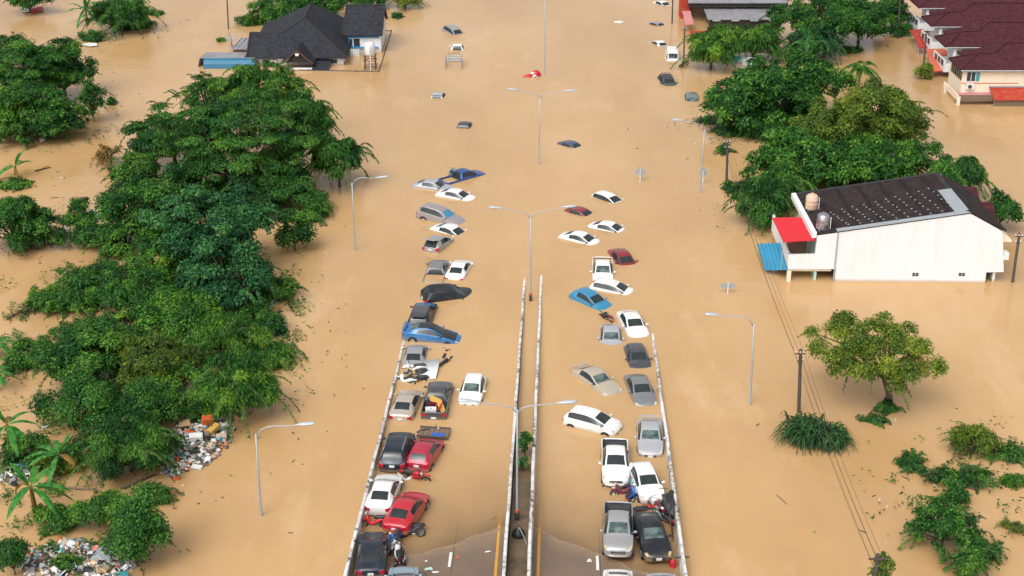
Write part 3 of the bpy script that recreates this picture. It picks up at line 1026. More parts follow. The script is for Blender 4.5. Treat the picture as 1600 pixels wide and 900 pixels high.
def car(kind, pnt, label, cx, cy, dx, dy, base=None, name=None, group='cars stranded on the flooded road', **kw):
    """cx, cy: where the middle of the roof shows; dx, dy: which way the front points"""
    T = TYPES[kind]
    H = T['H']
    b = base if base is not None else 0.0
    for _ in range(8):
        p = G(cx, cy, b + H)
        q = G(cx + dx, cy + dy, b + H)
        q0 = G(cx - dx * .3, cy - dy * .3, b + H)
        head = math.atan2(q.y - q0.y, q.x - q0.x)
        ox, oy = p.x - T['roof'] * math.cos(head), p.y - T['roof'] * math.sin(head)
        if base is None:
            s, t = st(ox, oy)
            b = road_z(s, min(max(t, T_LO + .5), T_RO - .5))
        else:
            break
    pit = kw.pop('pitch', None)
    if pit is None:
        pit = 0.0
        if base is None:
            d = Vector((math.cos(head), math.sin(head)))
            pit = math.degrees(math.atan(0.03 * (d.x * ST + d.y * CT)))
    wheels = kw.pop('wheels', b > -0.62)
    nm = name or {'sedan': 'sedan', 'hatchback': 'hatchback', 'mpv': 'minivan', 'suv': 'suv', 'van': 'van', 'pickup': 'pickup_truck'}[kind]
    return make_car(kind, nm, label, pnt, (ox, oy, b), head, pit, kw.pop('roll', 0), group, wheels, **kw)

# left carriageway, near to far
car('sedan', 'navy_black', 'black sedan at the bottom of the left carriageway, scooters fallen at its right', 580, 852, 4, -70)
car('sedan', 'blue_grey', 'pale blue grey sedan cut by the bottom edge, right of the black sedan', 629, 909, 2, -60)
car('sedan', 'red', 'red sedan nosed up against the white sedan, with white number plate and silver rims', 631, 786, 33, -52)
car('sedan', 'white', 'white sedan squeezed between the left barrier and the red sedan', 597.5, 758, 22, -62, back_glass='glass')
L7 = car('suv', 'navy_black', 'black estate SUV with silver roof rails close to the left barrier', 618, 690, 18, -58, rails=True)
car('hatchback', 'crimson', 'crimson red hatchback beside the black SUV with roof rails', 660.5, 696, 28, -46)
car('sedan', 'champagne', 'champagne coloured sedan standing in water beside the loaded pickup truck', 632.7, 621, 20, -45)
L10 = car('pickup', 'dark_grey', 'dark grey pickup truck with junk loaded in its bed', 683, 606, 12, -52)
car('sedan', 'silver', 'silver sedan with red tail lights, behind the leaning white corrugated sheet', 648, 546, 11, -42)
car('hatchback', 'white', 'white hatchback alone in the middle of the left carriageway, facing the camera', 739.5, 590, -16, 56, plate='front', screen='sky_sheen_glass')
car('sedan', 'blue', 'bright blue sedan with black roof and bonnet, tail lifted onto the end of the barrier', 664, 508, 70, 4, base=-.42, pitch=5, roof_paint='black', bonnet_paint='black', spoiler=True, wheels=True, back_glass='sky_sheen_glass')
car('suv', 'navy_black', 'black SUV with a blue bonnet and open rear hatch, just behind the bright blue sedan', 658, 481, 14, -36, base=-.72, bonnet_paint='blue', roof_paint='dark_grey', open_boot=True)
car('suv', 'black', 'black SUV drifted sideways across the lane with red tail lights, nose sinking', 690, 447, 70, -10, base=-.85, pitch=5, roll=10)
car('pickup', 'grey', 'grey pickup truck with its water filled bed rails just above the flood', 682, 411, 11, -30, base=-1.00)
car('sedan', 'white', 'white sedan sunk to its windows, right of the grey pickup truck', 716, 412, 17, -30, base=-.74)
car('hatchback', 'silver', 'silver hatchback with its tailgate standing open over a dark boot', 682, 371, 28, -23, base=-.62, pitch=4, open_boot=True)
car('sedan', 'white', 'white sedan with only roof and windscreen showing, above the silver hatchback with open tailgate', 701, 352, 46, 12, base=-.98, pitch=3)
car('suv', 'mauve_grey', 'silver grey minivan floating nose down with its rear wheel showing', 680, 323, 54, 10, base=-.62, pitch=6, screen='paint_sky_blue', name='minivan', wheels=True)
car('sedan', 'white', 'white sedan with a long bonnet under water, just below the pale silver sedan', 709, 296, 52, 9, base=-.82, pitch=1)
car('sedan', 'pale_silver', 'pale silver sedan left of the blue pickup truck, water up to the door handles', 672, 281, 50, 6, base=-.80)
L23 = car('pickup', 'navy', 'blue pickup truck slewed sideways, a motorcycle standing in its flooded bed', 722, 265, 50, -14, base=-.92, pitch=1)
car('pickup', 'dark_grey', 'dark pickup truck cab almost under water, nearest the middle lamp post of the far group', 725, 191, 12, -18, base=-1.25)
car('pickup', 'pale_silver', 'pale pickup cab with black rear window showing alone in the water', 684, 145, 14, -18, base=-1.28)
car('pickup', 'white', 'white pickup cab with two thin bed rails trailing, above the grey cage frame', 714.5, 69, 4, -16, base=-1.12)
car('suv', 'silver', 'silver SUV sinking nose first, farthest vehicle of the left carriageway', 707, 42, 25, 10, base=-1.05, pitch=6, rails=True)

# right carriageway, near to far
car('sedan', 'white', 'white sedan cut by the bottom edge, right below the silver pickup truck', 966, 905, 0, 50, plate='front')
car('sedan', 'pale_silver', 'silver sedan cut by the bottom edge beside the right barrier', 1038, 911, 8, 52, plate='front')
car('pickup', 'silver', 'silver pickup truck with black bed and chrome grille, facing the camera', 966.7, 802, 0, 60, plate='front', screen='sky_sheen_glass', lamp='lamp_yellowed')
car('sedan', 'black', 'black sedan with yellowed headlights beside the silver pickup truck', 1016, 812, 22, 60, plate='front', screen='sky_sheen_glass', lamp='lamp_yellowed', spoiler=True)
car('hatchback', 'white', 'white hatchback with round headlights, beside the white pickup truck and the barrier', 1007.5, 731, 25, 54, plate='front', lamp='lamp_clear')
car('pickup', 'white', 'white pickup truck with a dark slotted grille, facing the camera', 962, 699, 2, 60, plate='front')
car('sedan', 'pale_silver', 'pale silver sedan close to the right barrier, above the white hatchback', 1016, 662, 2, 55, plate='front', screen='sky_sheen_glass', spoiler=True)
car('mpv', 'white', 'white minivan turned across the lane with a smashed front corner', 919, 641, 75, 19, plate='front')
car('sedan', 'grey', 'mid grey sedan close to the right barrier, below the dark grey hatchback', 999, 591, 22, 50, plate='front')
car('sedan', 'beige', 'beige sedan with a rear spoiler turned diagonally in the middle of the lane', 927, 577, 55, 38, plate='front', spoiler=True, screen='sky_sheen_glass')
car('hatchback', 'dark_grey', 'dark grey hatchback wedged above the mid grey sedan', 995, 542, 14, 42, plate='front')
car('sedan', 'pale_silver', 'silver sedan facing the camera beside a drowned motorcycle', 955, 511, 1, 40, plate='front', screen='sky_sheen_glass')
car('sedan', 'white', 'white sedan half sunk at the point where the right barrier goes under', 987, 490, 22, 37, base=-.66, plate='front')
car('hatchback', 'sky_blue', 'sky blue hatchback tilted nose down in the water', 918, 455, 50, 21, base=-.72, pitch=3, plate='front')
car('mpv', 'white', 'white small minivan floating sideways, touching the white pickup cab', 952, 439, 45, 8, base=-.90, pitch=1)
car('pickup', 'white', 'white pickup truck with its black bed frame rising behind the cab', 942, 407, 1, 40, base=-.92, plate='front', screen='sky_sheen_glass')
car('sedan', 'dark_red', 'dark red sedan sinking beside the white pickup cab, boot lid above the water', 972, 393, 22, 25, base=-.88, pitch=3)
car('sedan', 'white', 'white sedan with rear window above water, left of the dark red sedans', 904, 363, 48, 11, base=-.86, pitch=1)
car('sedan', 'white', 'white sedan with its tail just showing, between the two dark red sedans', 948, 347, 45, 9, base=-.95, pitch=0)
car('sedan', 'dark_red', 'dark red sedan roof beside the lamp head of the middle double lamp post', 904, 325, 42, 11, base=-1.08, pitch=1)
car('mpv', 'white', 'white minivan roof, farthest white car of the right carriageway group', 948, 302, 38, 13, base=-1.08)
car('sedan', 'dusk_blue', 'dark blue car roof alone in the water right of the second double lamp post', 890, 221, 35, 9, base=-1.10, pitch=2)
car('suv', 'dark_grey', 'dark SUV with a roof rack drifting near the right hand trees', 1042, 118, 14, 17, base=-1.05, rack=True, group='cars adrift by the far trees')
car('suv', 'olive_grey', 'grey green SUV roof beside the right hand tree clump', 1081, 147, 3, 20, base=-1.25, group='cars adrift by the far trees', screen='sky_sheen_glass')
car('van', 'white', 'white box van standing in water beside the leaning utility pole', 1051, 76, 4, 26, base=-1.02, group='cars adrift by the far trees')
car('sedan', 'white', 'white car roof just left of the white box van', 1031, 64, -18, -9, base=-1.08, group='cars adrift by the far trees')
car('sedan', 'silver', 'silver car roof left of the tall utility pole at the top', 1025, 34, 22, 5, base=-1.12, group='cars adrift by the far trees')
car('sedan', 'white', 'white car roof cut by the top edge left of the utility pole', 1034, 1, 24, 8, base=-1.0, group='cars adrift by the far trees')
car('sedan', 'white', 'white car roof barely breaking the surface, alone in the far water', 966, 33, 20, 3, base=-1.36, group='cars adrift by the far trees')

# ------------------------------------------------------------------ motorcycles
def motorcycle(label, px, py, z, head_deg, lean=0, colour='red_plastic', seat='seat_vinyl', scooter=True, tip=0, group='motorcycles and scooters among the cars', nose=0, name=None):
    p = G(px, py, z)
    root = thing(name or ('scooter' if scooter else 'motorcycle'), label, 'scooter' if scooter else 'motorcycle', p, (0, 0, 0), group)
    R = Matrix.Rotation(math.radians(head_deg), 4, 'Z') @ Matrix.Rotation(math.radians(nose), 4, 'Y') @ Matrix.Rotation(math.radians(lean), 4, 'X')
    root.rotation_euler = R.to_euler('XYZ')
    r = .29 if scooter else .34
    wb = .63 if scooter else .70
    for x in (wb, -wb):
        def ty():
            mb = MB(); mb.torus((0, 0, 0), r - .05, .055, n=22, m=8); return mb.mesh('wheel', 'tyre', True)
        wv = link('wheel', shared(('mtyre', r), ty), root); wv.location = (x, 0, r)
        def ri():
            mb = MB()
            mb.torus((0, 0, 0), r - .10, .015, n=20, m=6)
            for k in range(8):
                a = math.pi * k / 4
                mb.tube([(0, 0, 0), ((r - .09) * math.cos(a), 0, (r - .09) * math.sin(a))], .008, 4)
            mb.ellipsoid((0, 0, 0), (.06, .05, .06), 8, 6)
            return mb.mesh('rim', 'chrome')
        link('rim', shared(('mrim', r), ri), wv)
    if scooter:
        def body():
            mb = MB()
            mb.tube([(.42, 0, .86), (.40, 0, .70), (.30, 0, .42), (.10, 0, .33), (-.08, 0, .40), (-.35, 0, .58), (-.85, 0, .70)], [.06, .15, .13, .11, .13, .14, .06], 10)
            mb.ellipsoid((.46, 0, .66), (.07, .19, .22), 10, 8)
            mb.ellipsoid((.64, 0, .56), (.22, .08, .08), 10, 6)
            return mb.mesh('body_panel', colour, True)
        def seatm():
            mb = MB(); mb.tube([(-.02, 0, .70), (-.15, 0, .74), (-.45, 0, .76), (-.80, 0, .80), (-.92, 0, .79)], [.08, .13, .13, .12, .05], 10); return mb.mesh('seat', seat, True)
    else:
        def body():
            mb = MB()
            mb.tube([(.40, 0, .92), (.25, 0, .90), (.02, 0, .84), (-.12, 0, .74)], [.07, .15, .15, .07], 10)
            mb.tube([(.38, 0, .70), (.20, 0, .45), (-.12, 0, .42), (-.30, 0, .62)], [.06, .13, .13, .07], 8)
            mb.box((.80, 0, .84), (.55, .12, .03)); mb.box((-.72, 0, .90), (.50, .14, .04))
            for sg in (1, -1): mb.box((.22, sg * .17, .72), (.40, .03, .24))
            return mb.mesh('body_panel', colour, True)
        def seatm():
            mb = MB(); mb.tube([(.05, 0, .88), (-.20, 0, .88), (-.60, 0, .93), (-.75, 0, .94)], [.08, .11, .11, .06], 10); return mb.mesh('seat', seat, True)
    link('body_panel', shared(('mbody', scooter, colour), body), root)
    link('seat', shared(('mseat', scooter, seat), seatm), root)
    def fork():
        mb = MB()
        for sg in (.07, -.07): mb.tube([(wb, sg, r), (.40, sg, .88)], .022, 6)
        mb.tube([(.28, .36, 1.02), (.36, .20, 1.02), (.40, 0, .96), (.36, -.20, 1.02), (.28, -.36, 1.02)], .016, 6)
        mb.tube([(-.10, .02, .38), (-wb, .10, r)], .03, 6); mb.tube([(-.10, -.02, .38), (-wb, -.10, r)], .03, 6)
        return mb.mesh('frame', 'steel_dark', True)
    link('frame', shared(('mfork', scooter), fork), root)
    def ex():
        mb = MB(); mb.tube([(.05, -.14, .30), (-.25, -.15, .30), (-.75, -.17, .40)], [.03, .05, .055], 8); return mb.mesh('exhaust', 'chrome', True)
    link('exhaust', shared('mex', ex), root)
    def hl():
        mb = MB(); mb.ellipsoid((.48, 0, .92), (.08, .10, .08), 10, 8); return mb.mesh('headlight', 'lamp_clear', True)
    link('headlight', shared('mhl', hl), root)
    def tl():
        mb = MB(); mb.box((-.93, 0, .72), (.05, .16, .08)); return mb.mesh('tail_light', 'lamp_red')
    link('tail_light', shared('mtl', tl), root)
    return root

def rz_at(px, py):
    z = 0.0
    for _ in range(6):
        p = G(px, py, z); z = road_z(*st(p.x, p.y))
    return z

M_ = motorcycle
M_('red dirt bike leaning against the white sedan and the crimson hatchback', 651, 752, rz_at(651, 752), -18, 22, 'red_plastic', 'seat_vinyl', False)
M_('white scooter lying under the red dirt bike', 640, 757, rz_at(640, 757) + .05, 200, 62, 'white_plastic')
M_('red scooter jammed between the left barrier and the black sedan', 584, 826, rz_at(584, 826), 172, 14, 'red_plastic')
M_('dark grey scooter with a long black seat lying beyond the fallen scooters', 641, 840, rz_at(641, 840) + .05, 185, 58, 'steel_dark')
M_('blue scooter with a maroon seat leaning beside the black sedan', 626, 848, rz_at(626, 848), 245, 26, 'blue_plastic', 'maroon_vinyl')
M_('pale grey scooter pressed against the side of the black sedan', 612, 857, rz_at(612, 857), 262, -22, 'galvanised')
M_('silver scooter with round black seat in front of the pale blue car', 616, 876, rz_at(616, 876), 95, 20, 'corrugated_white')
M_('black scooter with a white number plate beside the silver scooter', 633, 872, rz_at(633, 872), 100, -34, 'black_plastic')
M_('white scooter fallen across the tailgate of the loaded pickup truck', 669, 672, rz_at(669, 672) + .28, 20, 60, 'white_plastic')
M_('drowned white scooter nearest the left barrier behind the silver sedan', 630, 603, -.26, 150, 48, 'white_plastic')
M_('drowned black scooter with seat above water, lowest of the row behind the silver sedan', 648, 603, -.30, 172, 50, 'black_plastic')
M_('drowned dark scooter, middle of the row behind the silver sedan', 648, 594, -.33, 182, 45, 'steel_dark')
M_('drowned scooter with white leg shield, topmost of the row behind the silver sedan', 645, 586, -.36, 176, 42, 'white_plastic', 'seat_vinyl')
M_('sunken motorcycle right of the corrugated sheet, handlebar above water', 690, 579, -.72, 60, 20, 'black_plastic', 'seat_vinyl', False)
M_('sunken black scooter beyond the corrugated sheet, mirror sticking up', 694, 566, -.78, 80, 10, 'black_plastic')
M_('green motorcycle standing in the flooded bed of the blue pickup truck', 703, 279, -.55, 80, 12, 'teal_plastic', 'seat_vinyl', False)
M_('black motorcycle wreck against the rear of the silver sedan facing the camera', 942, 508, -.50, 120, 25, 'black_plastic', 'maroon_vinyl', False)
M_('white scooter lying on its side between the white and the silver pickup trucks', 962, 770, rz_at(962, 770) + .06, 165, 55, 'white_plastic')
M_('red and white scooter leaning behind the bed of the silver pickup truck', 976, 778, rz_at(976, 778), 190, 30, 'maroon_vinyl')
M_('teal and white scooter upright beside the nose of the white hatchback', 988, 772, rz_at(988, 772), 110, 15, 'teal_plastic')
M_('blue and white scooter left of the black sedan spoiler', 994, 782, rz_at(994, 782), 70, -30, 'blue_plastic')
M_('red scooter toppled onto the boot of the black sedan', 1008, 792, rz_at(1008, 792) + .12, 10, 60, 'red_plastic')
M_('white motorcycle squeezed along the right side of the black sedan', 1029, 800, rz_at(1029, 800), 115, -18, 'white_plastic', 'maroon_vinyl', False)
M_('crimson scooter under the bumper of the white hatchback', 1034, 790, rz_at(1034, 790), 105, 12, 'red_plastic')
M_('grey scooter beside the black tarpaulin at the right barrier', 1039, 815, rz_at(1039, 815), 130, -30, 'galvanised')

p = G(1051, 886, rz_at(1051, 886))
r_ = thing('fuel_can', 'red can with a yellow spout beside the right barrier at the bottom edge', 'fuel can', p, (0, 0, .4))
mb = MB(); mb.lathe([(.19, 0), (.20, .06), (.20, .42), (.12, .52), (.06, .55)], 14); mb.build('can', 'red_plastic', r_, True)
mb = MB(); mb.tube([(0, 0, .53), (0, .05, .62), (-.22, .18, .72)], [.05, .05, .07], 8); mb.build('spout', 'yellow_card', r_)

# ------------------------------------------------------------------ loads and debris on the road
def in_root(name, label, cat, p, group=None):
    return thing(name, label, cat, p, group=group)

# corrugated sheet beside the silver sedan
p = G(671.5, 577, .15)
r_ = thing('corrugated_sheet', 'white corrugated roofing sheet lying beside the silver sedan', 'roofing sheet', p, (math.radians(6), math.radians(-10), math.radians(-6)))
mb = MB(); n = 48
for j in (0, 1):
    for i in range(n + 1):
        x = -.62 + 1.24 * i / n
        mb.v.append((x, -1.35 + 2.7 * j, .03 * math.sin(i * 2 * math.pi / 6)))
for i in range(n): mb.f.append((i, i + 1, n + 2 + i, n + 1 + i))
o = mb.build('sheet', 'corrugated_white', r_, True); sm = o.modifiers.new('thick', 'SOLIDIFY'); sm.thickness = .006
mb = MB(); mb.box((0, -.8, -.06), (1.25, .07, .05)); mb.box((0, .8, -.06), (1.25, .07, .05)); mb.build('batten', 'wood_pole', r_)

# goods in the pickup bed
zb_ = road_z(*st(*G(680, 636, .5)[:2])) + .72
def crate(name, label, cat, px, py, z, size, material, rz=0, tilt=0, bevel=.02, group=None):
    p = G(px, py, z)
    root = thing(name, label, cat, p, (math.radians(tilt), math.radians(tilt * .5), math.radians(rz)), group)
    mb = MB(); mb.box((0, 0, size[2] / 2), size, top=.94); mb.build('shell', material, root, bevel=bevel)
    mb = MB(); mb.box((0, 0, size[2] + .012), (size[0] * .98, size[1] * .98, .03)); mb.build('lid', material, root, bevel=.008)
    return root
crate('crate', 'white plastic box at the tailgate end of the loaded pickup bed, left one', 'box', 669.5, 645, zb_, (.42, .40, .35), 'white_plastic', 5)
crate('crate', 'white plastic box at the tailgate end of the loaded pickup bed, right one', 'box', 677.5, 645, zb_, (.40, .40, .35), 'white_plastic', -8)
crate('toolbox', 'red toolbox among the junk in the loaded pickup bed', 'box', 676, 636, zb_, (.5, .35, .35), 'maroon_vinyl', 30)
crate('crate', 'dark grey box near the cab in the loaded pickup bed', 'box', 668, 630, zb_, (.5, .5, .35), 'steel_dark', 12)
crate('bucket', 'pale bucket behind the cab window in the loaded pickup bed', 'bucket', 676, 623, zb_ + .1, (.3, .3, .4), 'cream_tank', 12)
r_ = thing('plywood_board', 'orange brown wooden board sticking up out of the loaded pickup bed', 'board', G(685, 634, zb_ + .25), (math.radians(28), math.radians(6), math.radians(22)))
mb = MB(); mb.add([(-.45, .9, 0), (.35, .9, 0), (.35, .4, 0), (.45, -1.0, 0), (.10, -1.0, 0), (-.08, .3, 0), (-.45, .45, 0)], [(0, 6, 5, 4, 3, 2, 1)])
o = mb.build('panel', 'yellow_card', r_); sm = o.modifiers.new('thick', 'SOLIDIFY'); sm.thickness = .04
r_ = thing('metal_rack', 'red metal rack along the right side of the loaded pickup bed', 'frame', G(687.5, 630, zb_ + .25), (0, math.radians(8), math.radians(-14)))
mb = MB(); mb.tube([(-.15, -1.0, 0), (-.15, 1.0, .15), (.15, 1.0, .15), (.15, -1.0, 0)], .05, 8); mb.build('rail', 'red_plastic', r_)
# wooden cart behind the loaded pickup
p = G(678, 676, .25)
r_ = thing('cart', 'flat wooden cart with a blue panel between the loaded pickup and the crimson hatchback', 'cart', p, (0, 0, math.radians(-8)))
mb = MB()
for k in range(6): mb.box((-.85 + .34 * k, 0, 0), (.31, 1.2, .05))
mb.build('deck', 'brown_wall', r_, bevel=.008)
mb = MB(); mb.box((.35, -.35, .05), (.9, .5, .03)); mb.build('panel', 'blue_plastic', r_)
mb = MB(); mb.box((0, .62, .03), (2.1, .06, .14)); mb.box((0, -.62, .03), (2.1, .06, .14)); mb.build('side_rail', 'wood_pole', r_)

# bundle and rusty panel at the right barrier
p = G(1046, 800, rz_at(1046, 800))
r_ = thing('tarpaulin_bundle', 'crumpled black tarpaulin bundle against the right barrier', 'tarpaulin', p)
bm = bmesh.new(); bmesh.ops.create_icosphere(bm, subdivisions=3, radius=1)
for v in bm.verts:
    k = 1 + .22 * math.sin(v.co.x * 5 + v.co.z * 4) * math.cos(v.co.y * 6) + .12 * math.sin(v.co.y * 13)
    v.co = Vector((v.co.x * .50 * k, v.co.y * 1.25 * k, max(0, v.co.z * .75 * k + .35)))
me = bpy.data.meshes.new('tarpaulin'); bm.to_mesh(me); bm.free(); me.materials.append(MATS['tarp_black']); me.shade_smooth(); link('tarpaulin', me, r_)
p = G(1051, 828, rz_at(1051, 828))
r_ = thing('rusty_panel', 'long rusty brown panel propped on edge along the right barrier', 'panel', p, (math.radians(0), math.radians(-16), math.radians(-4)))
mb = MB(); n = 14; out = []
for i in range(n + 1):
    y = -1.5 + 3.0 * i / n; out.append((0, y, .75 * math.sqrt(max(0, 1 - (abs(y) / 1.52) ** 2.6)) + .03))
mb.slab(out + [(0, 1.5, 0), (0, -1.5, 0)], .05, (1, 0, 0)); mb.build('board', 'rust', r_, bevel=.01)
mb = MB(); mb.box((.06, 0, .3), (.05, 2.6, .05)); mb.build('rib', 'rust', r_)
# bar across the right barrier near the bottom edge
s_, t_ = 68.6, T_RO
x, y = xy(s_, t_)
r_ = thing('steel_bar', 'dark steel bar laid across the right barrier at the bottom edge', 'bar', (x, y, road_z(s_, t_) + .80))
mb = MB(); mb.tube([(-1.1, 0, .0), (.35, .05, .03)], .05, 8); mb.build('bar', 'steel_dark', r_)
mb = MB(); mb.ellipsoid((-1.1, 0, 0), (.09, .09, .09), 10, 6); mb.build('end_cap', 'steel_dark', r_)

# rubbish dropped on the wet concrete
def litter_bit(label, px, py, size, material, ang):
    z = rz_at(px, py)
    p = G(px, py, z + .012)
    mb = MB(); a, b = size
    k = 7
    pts = []
    for i in range(k):
        t = 2 * math.pi * i / k
        rr = 1 + .25 * math.sin(i * 2.7 + px)
        pts.append((a * rr * math.cos(t), b * rr * math.sin(t), .03 * (i % 2)))
    mb.slab(pts, .01)
    o = mb.build('litter', material)
    o.location = p; o.rotation_euler = (0, 0, ang)
    return tag(o, label, 'litter', 'rubbish scattered on the wet concrete')
litter_bit('pale green crumpled sheet on the concrete right of the fallen scooters', 670, 889, (.26, .15), 'mint_wall', .2)
litter_bit('small white scrap beside the pale green sheet on the concrete', 680, 894, (.20, .09), 'white_plastic', .1)
litter_bit('white scrap lying between the white lane dash and the yellow edge line', 762, 862, (.18, .07), 'white_plastic', .3)
litter_bit('orange scrap right of the white lane dash on the left carriageway', 715, 871, (.10, .10), 'orange_plastic', 0)
litter_bit('black shoe like scrap in the shallow water beside the yellow line', 772, 810, (.20, .14), 'black_plastic', .5)
litter_bit('white round cup lying between the black sedan and the right barrier', 1041, 879, (.14, .14), 'white_plastic', 0)
litter_bit('white square carton near the silver pickup truck on the right carriageway', 921, 876, (.14, .18), 'white_plastic', .1)
litter_bit('tiny white flake left of the white lane dash', 666, 877, (.07, .06), 'white_plastic', .1)

# ------------------------------------------------------------------ street lamps
def cobra_head(root_o, tip, ax, origin):
    """a lamp head at the tip of an arm, pointing along ax"""
    ax = Vector(ax).normalized()
    side = ax.cross(Vector((0, 0, 1))).normalized(); up = side.cross(ax)
    m = Matrix((ax, side, up)).transposed().to_4x4(); m.translation = Vector(tip)
    mb = MB()
    prof = [(-.35, .05, .05), (-.15, .075, .06), (.05, .15, .09), (.45, .19, .11), (.75, .16, .09), (.86, .07, .05)]
    n = 12; vs, fs = [], []
    for (x, w_, h_) in prof:
        for k in range(n):
            a = 2 * math.pi * k / n
            vs.append((x, w_ * math.cos(a), h_ * math.sin(a) * (1.0 if math.sin(a) > 0 else .6)))
    for i in range(len(prof) - 1):
        for k in range(n): fs.append((i * n + k, i * n + (k + 1) % n, (i + 1) * n + (k + 1) % n, (i + 1) * n + k))
    fs.append(tuple(range(n))); fs.append(tuple((len(prof) - 1) * n + k for k in range(n - 1, -1, -1)))
    mb.add(vs, fs, m)
    h = bw(mb, 'lamp_head', 'lamp_grey', root_o, True, origin=origin)
    mb = MB(); mb.ellipsoid((.42, 0, -.05), (.28, .13, .06), 10, 6, m)
    bw(mb, 'lamp_lens', 'lamp_clear', h, True, origin=origin)
plain('lamp_grey', (0.46, 0.50, 0.54), 0.45, 0.1)

def top_height(base, px, py):
    """height of a point straight above base that shows at row py"""
    d = ray(px, py)
    k = base.y / d.y
    return CAM_H + d.z * k

def street_lamp(label, bx, by, bz, tops, fork_px, group, base_box=False):
    base = G(bx, by, bz)
    zt = top_height(base, *fork_px)
    lean = on_y(fork_px[0], fork_px[1], base.y)
    top = Vector((lean.x * .5 + base.x * .5, base.y, zt))
    foot = Vector((base.x, base.y, -1.6))
    root = thing('street_lamp', label, 'street lamp', base, group=group)
    mb = MB(); mb.tube([foot, base, base.lerp(top, .5), top], [.085, .08, .065, .05], 10)
    bw(mb, 'pole', 'galvanised', root, True)
    for (hx, hy) in tops:
        tip = on_y(hx, hy, base.y)
        d = tip - top
        mb = MB(); pts = []
        for i in range(9):
            u = i / 8
            q = top.lerp(tip, u); q.z += (.10 if len(tops) == 2 else .30) * math.sin(min(1, (1 - (1 - u) ** 2)) * math.pi)
            pts.append(q)
        pts[0] = top - Vector((0, 0, .25))
        mb.tube(pts, [.04] * 3 + [.034] * 3 + [.028] * 3, 8)
        bw(mb, 'arm', 'galvanised', root, True)
        cobra_head(root, tip, Vector((d.x, 0, .10 * abs(d.x))), root.location)
    if base_box:
        mb = MB(); mb.tube([base + Vector((0, 0, -.2)), base + Vector((0, 0, .5))], .14, 10)
        bw(mb, 'foot_band', 'steel_dark', root)
        mb = MB(); mb.tube([base + Vector((0, 0, .55)), base + Vector((0, 0, .72))], .125, 10)
        bw(mb, 'orange_band', 'orange_plastic', root)
    return root

GD = 'double armed street lamps in the median'
street_lamp('double armed street lamp nearest the camera, black tarp at its foot', 808, 812, median_z(*st(*G(808, 812, .1)[:2])), [(738, 627), (878, 629)], (808, 640), GD, True)
street_lamp('double armed street lamp rising from the water where the median barriers disappear', 829, 470, 0, [(781, 325), (884, 323)], (829, 337), GD, True)
street_lamp('double armed street lamp in open water above the second one', 842, 256, 0, [(806, 140), (886, 142)], (844, 150), GD)
street_lamp('tall double lamp post beside the red floating wreck, top out of frame', 851, 116, 0, [(816, -14), (888, -12)], (851, -5), GD)
GS = 'single armed street lamps along the edges'
street_lamp('single armed street lamp in front of the rubbish island, bottom left', 408, 806, 0, [(470, 663)], (402, 678), GS)
street_lamp('single armed street lamp beside the big rain tree on the left', 555, 391, 0, [(592, 277)], (550, 286), GS)
street_lamp('single armed street lamp left of the leaning power lines, bottom right', 1172, 632, 0, [(1121, 492)], (1174, 505), GS)
street_lamp('single armed street lamp at the edge of the right hand trees, beside the round sign', 1094, 301, 0, [(1064, 188)], (1102, 202), GS)

# tarp bag at the foot of the nearest lamp
p = G(810, 838, median_z(*st(*G(810, 838, .1)[:2])))
r_ = thing('tarp_bag', 'black bag slumped at the foot of the nearest lamp post', 'bag', p)
mb = MB(); mb.lathe([(.02, .75), (.10, .70), (.16, .55), (.34, .35), (.40, .12), (.36, 0)], 12); mb.build('sack', 'tarp_black', r_, True)
mb = MB(); mb.tube([(0, 0, .7), (.25, -.5, .5), (.5, -1.0, .05)], .03, 6); mb.build('rope', 'galvanised', r_)

# ------------------------------------------------------------------ traffic signs, seen from behind
def sign(label, shape, bx, by, cx, cy, size, double=False):
    base = G(bx, by, 0)
    zc = top_height(base, cx, cy)
    root = thing('road_sign', label, 'road sign', base, group='traffic signs standing in the water')
    mb = MB(); mb.tube([(base.x, base.y, -1.5), (base.x, base.y, zc + size * .45)], .05, 8); bw(mb, 'post', 'corrugated_white', root)
    mb = MB(); c = Vector((base.x, base.y + .07, zc))
    if shape == 'diamond':
        poly = [c + Vector((size, 0, 0)), c + Vector((0, 0, size)), c + Vector((-size, 0, 0)), c + Vector((0, 0, -size))]
    elif shape == 'round':
        poly = [c + Vector((size * math.cos(2 * math.pi * k / 24), 0, size * math.sin(2 * math.pi * k / 24))) for k in range(24)]
    else:
        poly = [c + Vector((sx * size, 0, sz * size * .34)) for sx, sz in ((-1, -1), (1, -1), (1, 1), (-1, 1))]
    mb.slab(poly, .02, (0, 1, 0)); bw(mb, 'sign_plate', 'flashing', root)
    mb = MB(); mb.box((base.x, base.y + .05, zc), (size * .9, .03, .06)); bw(mb, 'bracket', 'galvanised', root)
    return root
sign('diamond shaped road sign seen from behind, between the lamp posts', 'diamond', 1000, 284, 1000.5, 269, .60)
sign('round road sign seen from behind beside the single armed lamp', 'round', 1098, 288, 1098, 270, .42)
sign('wide rectangular road sign seen from behind, just above the water', 'rect', 1137, 459, 1138, 447, .62)

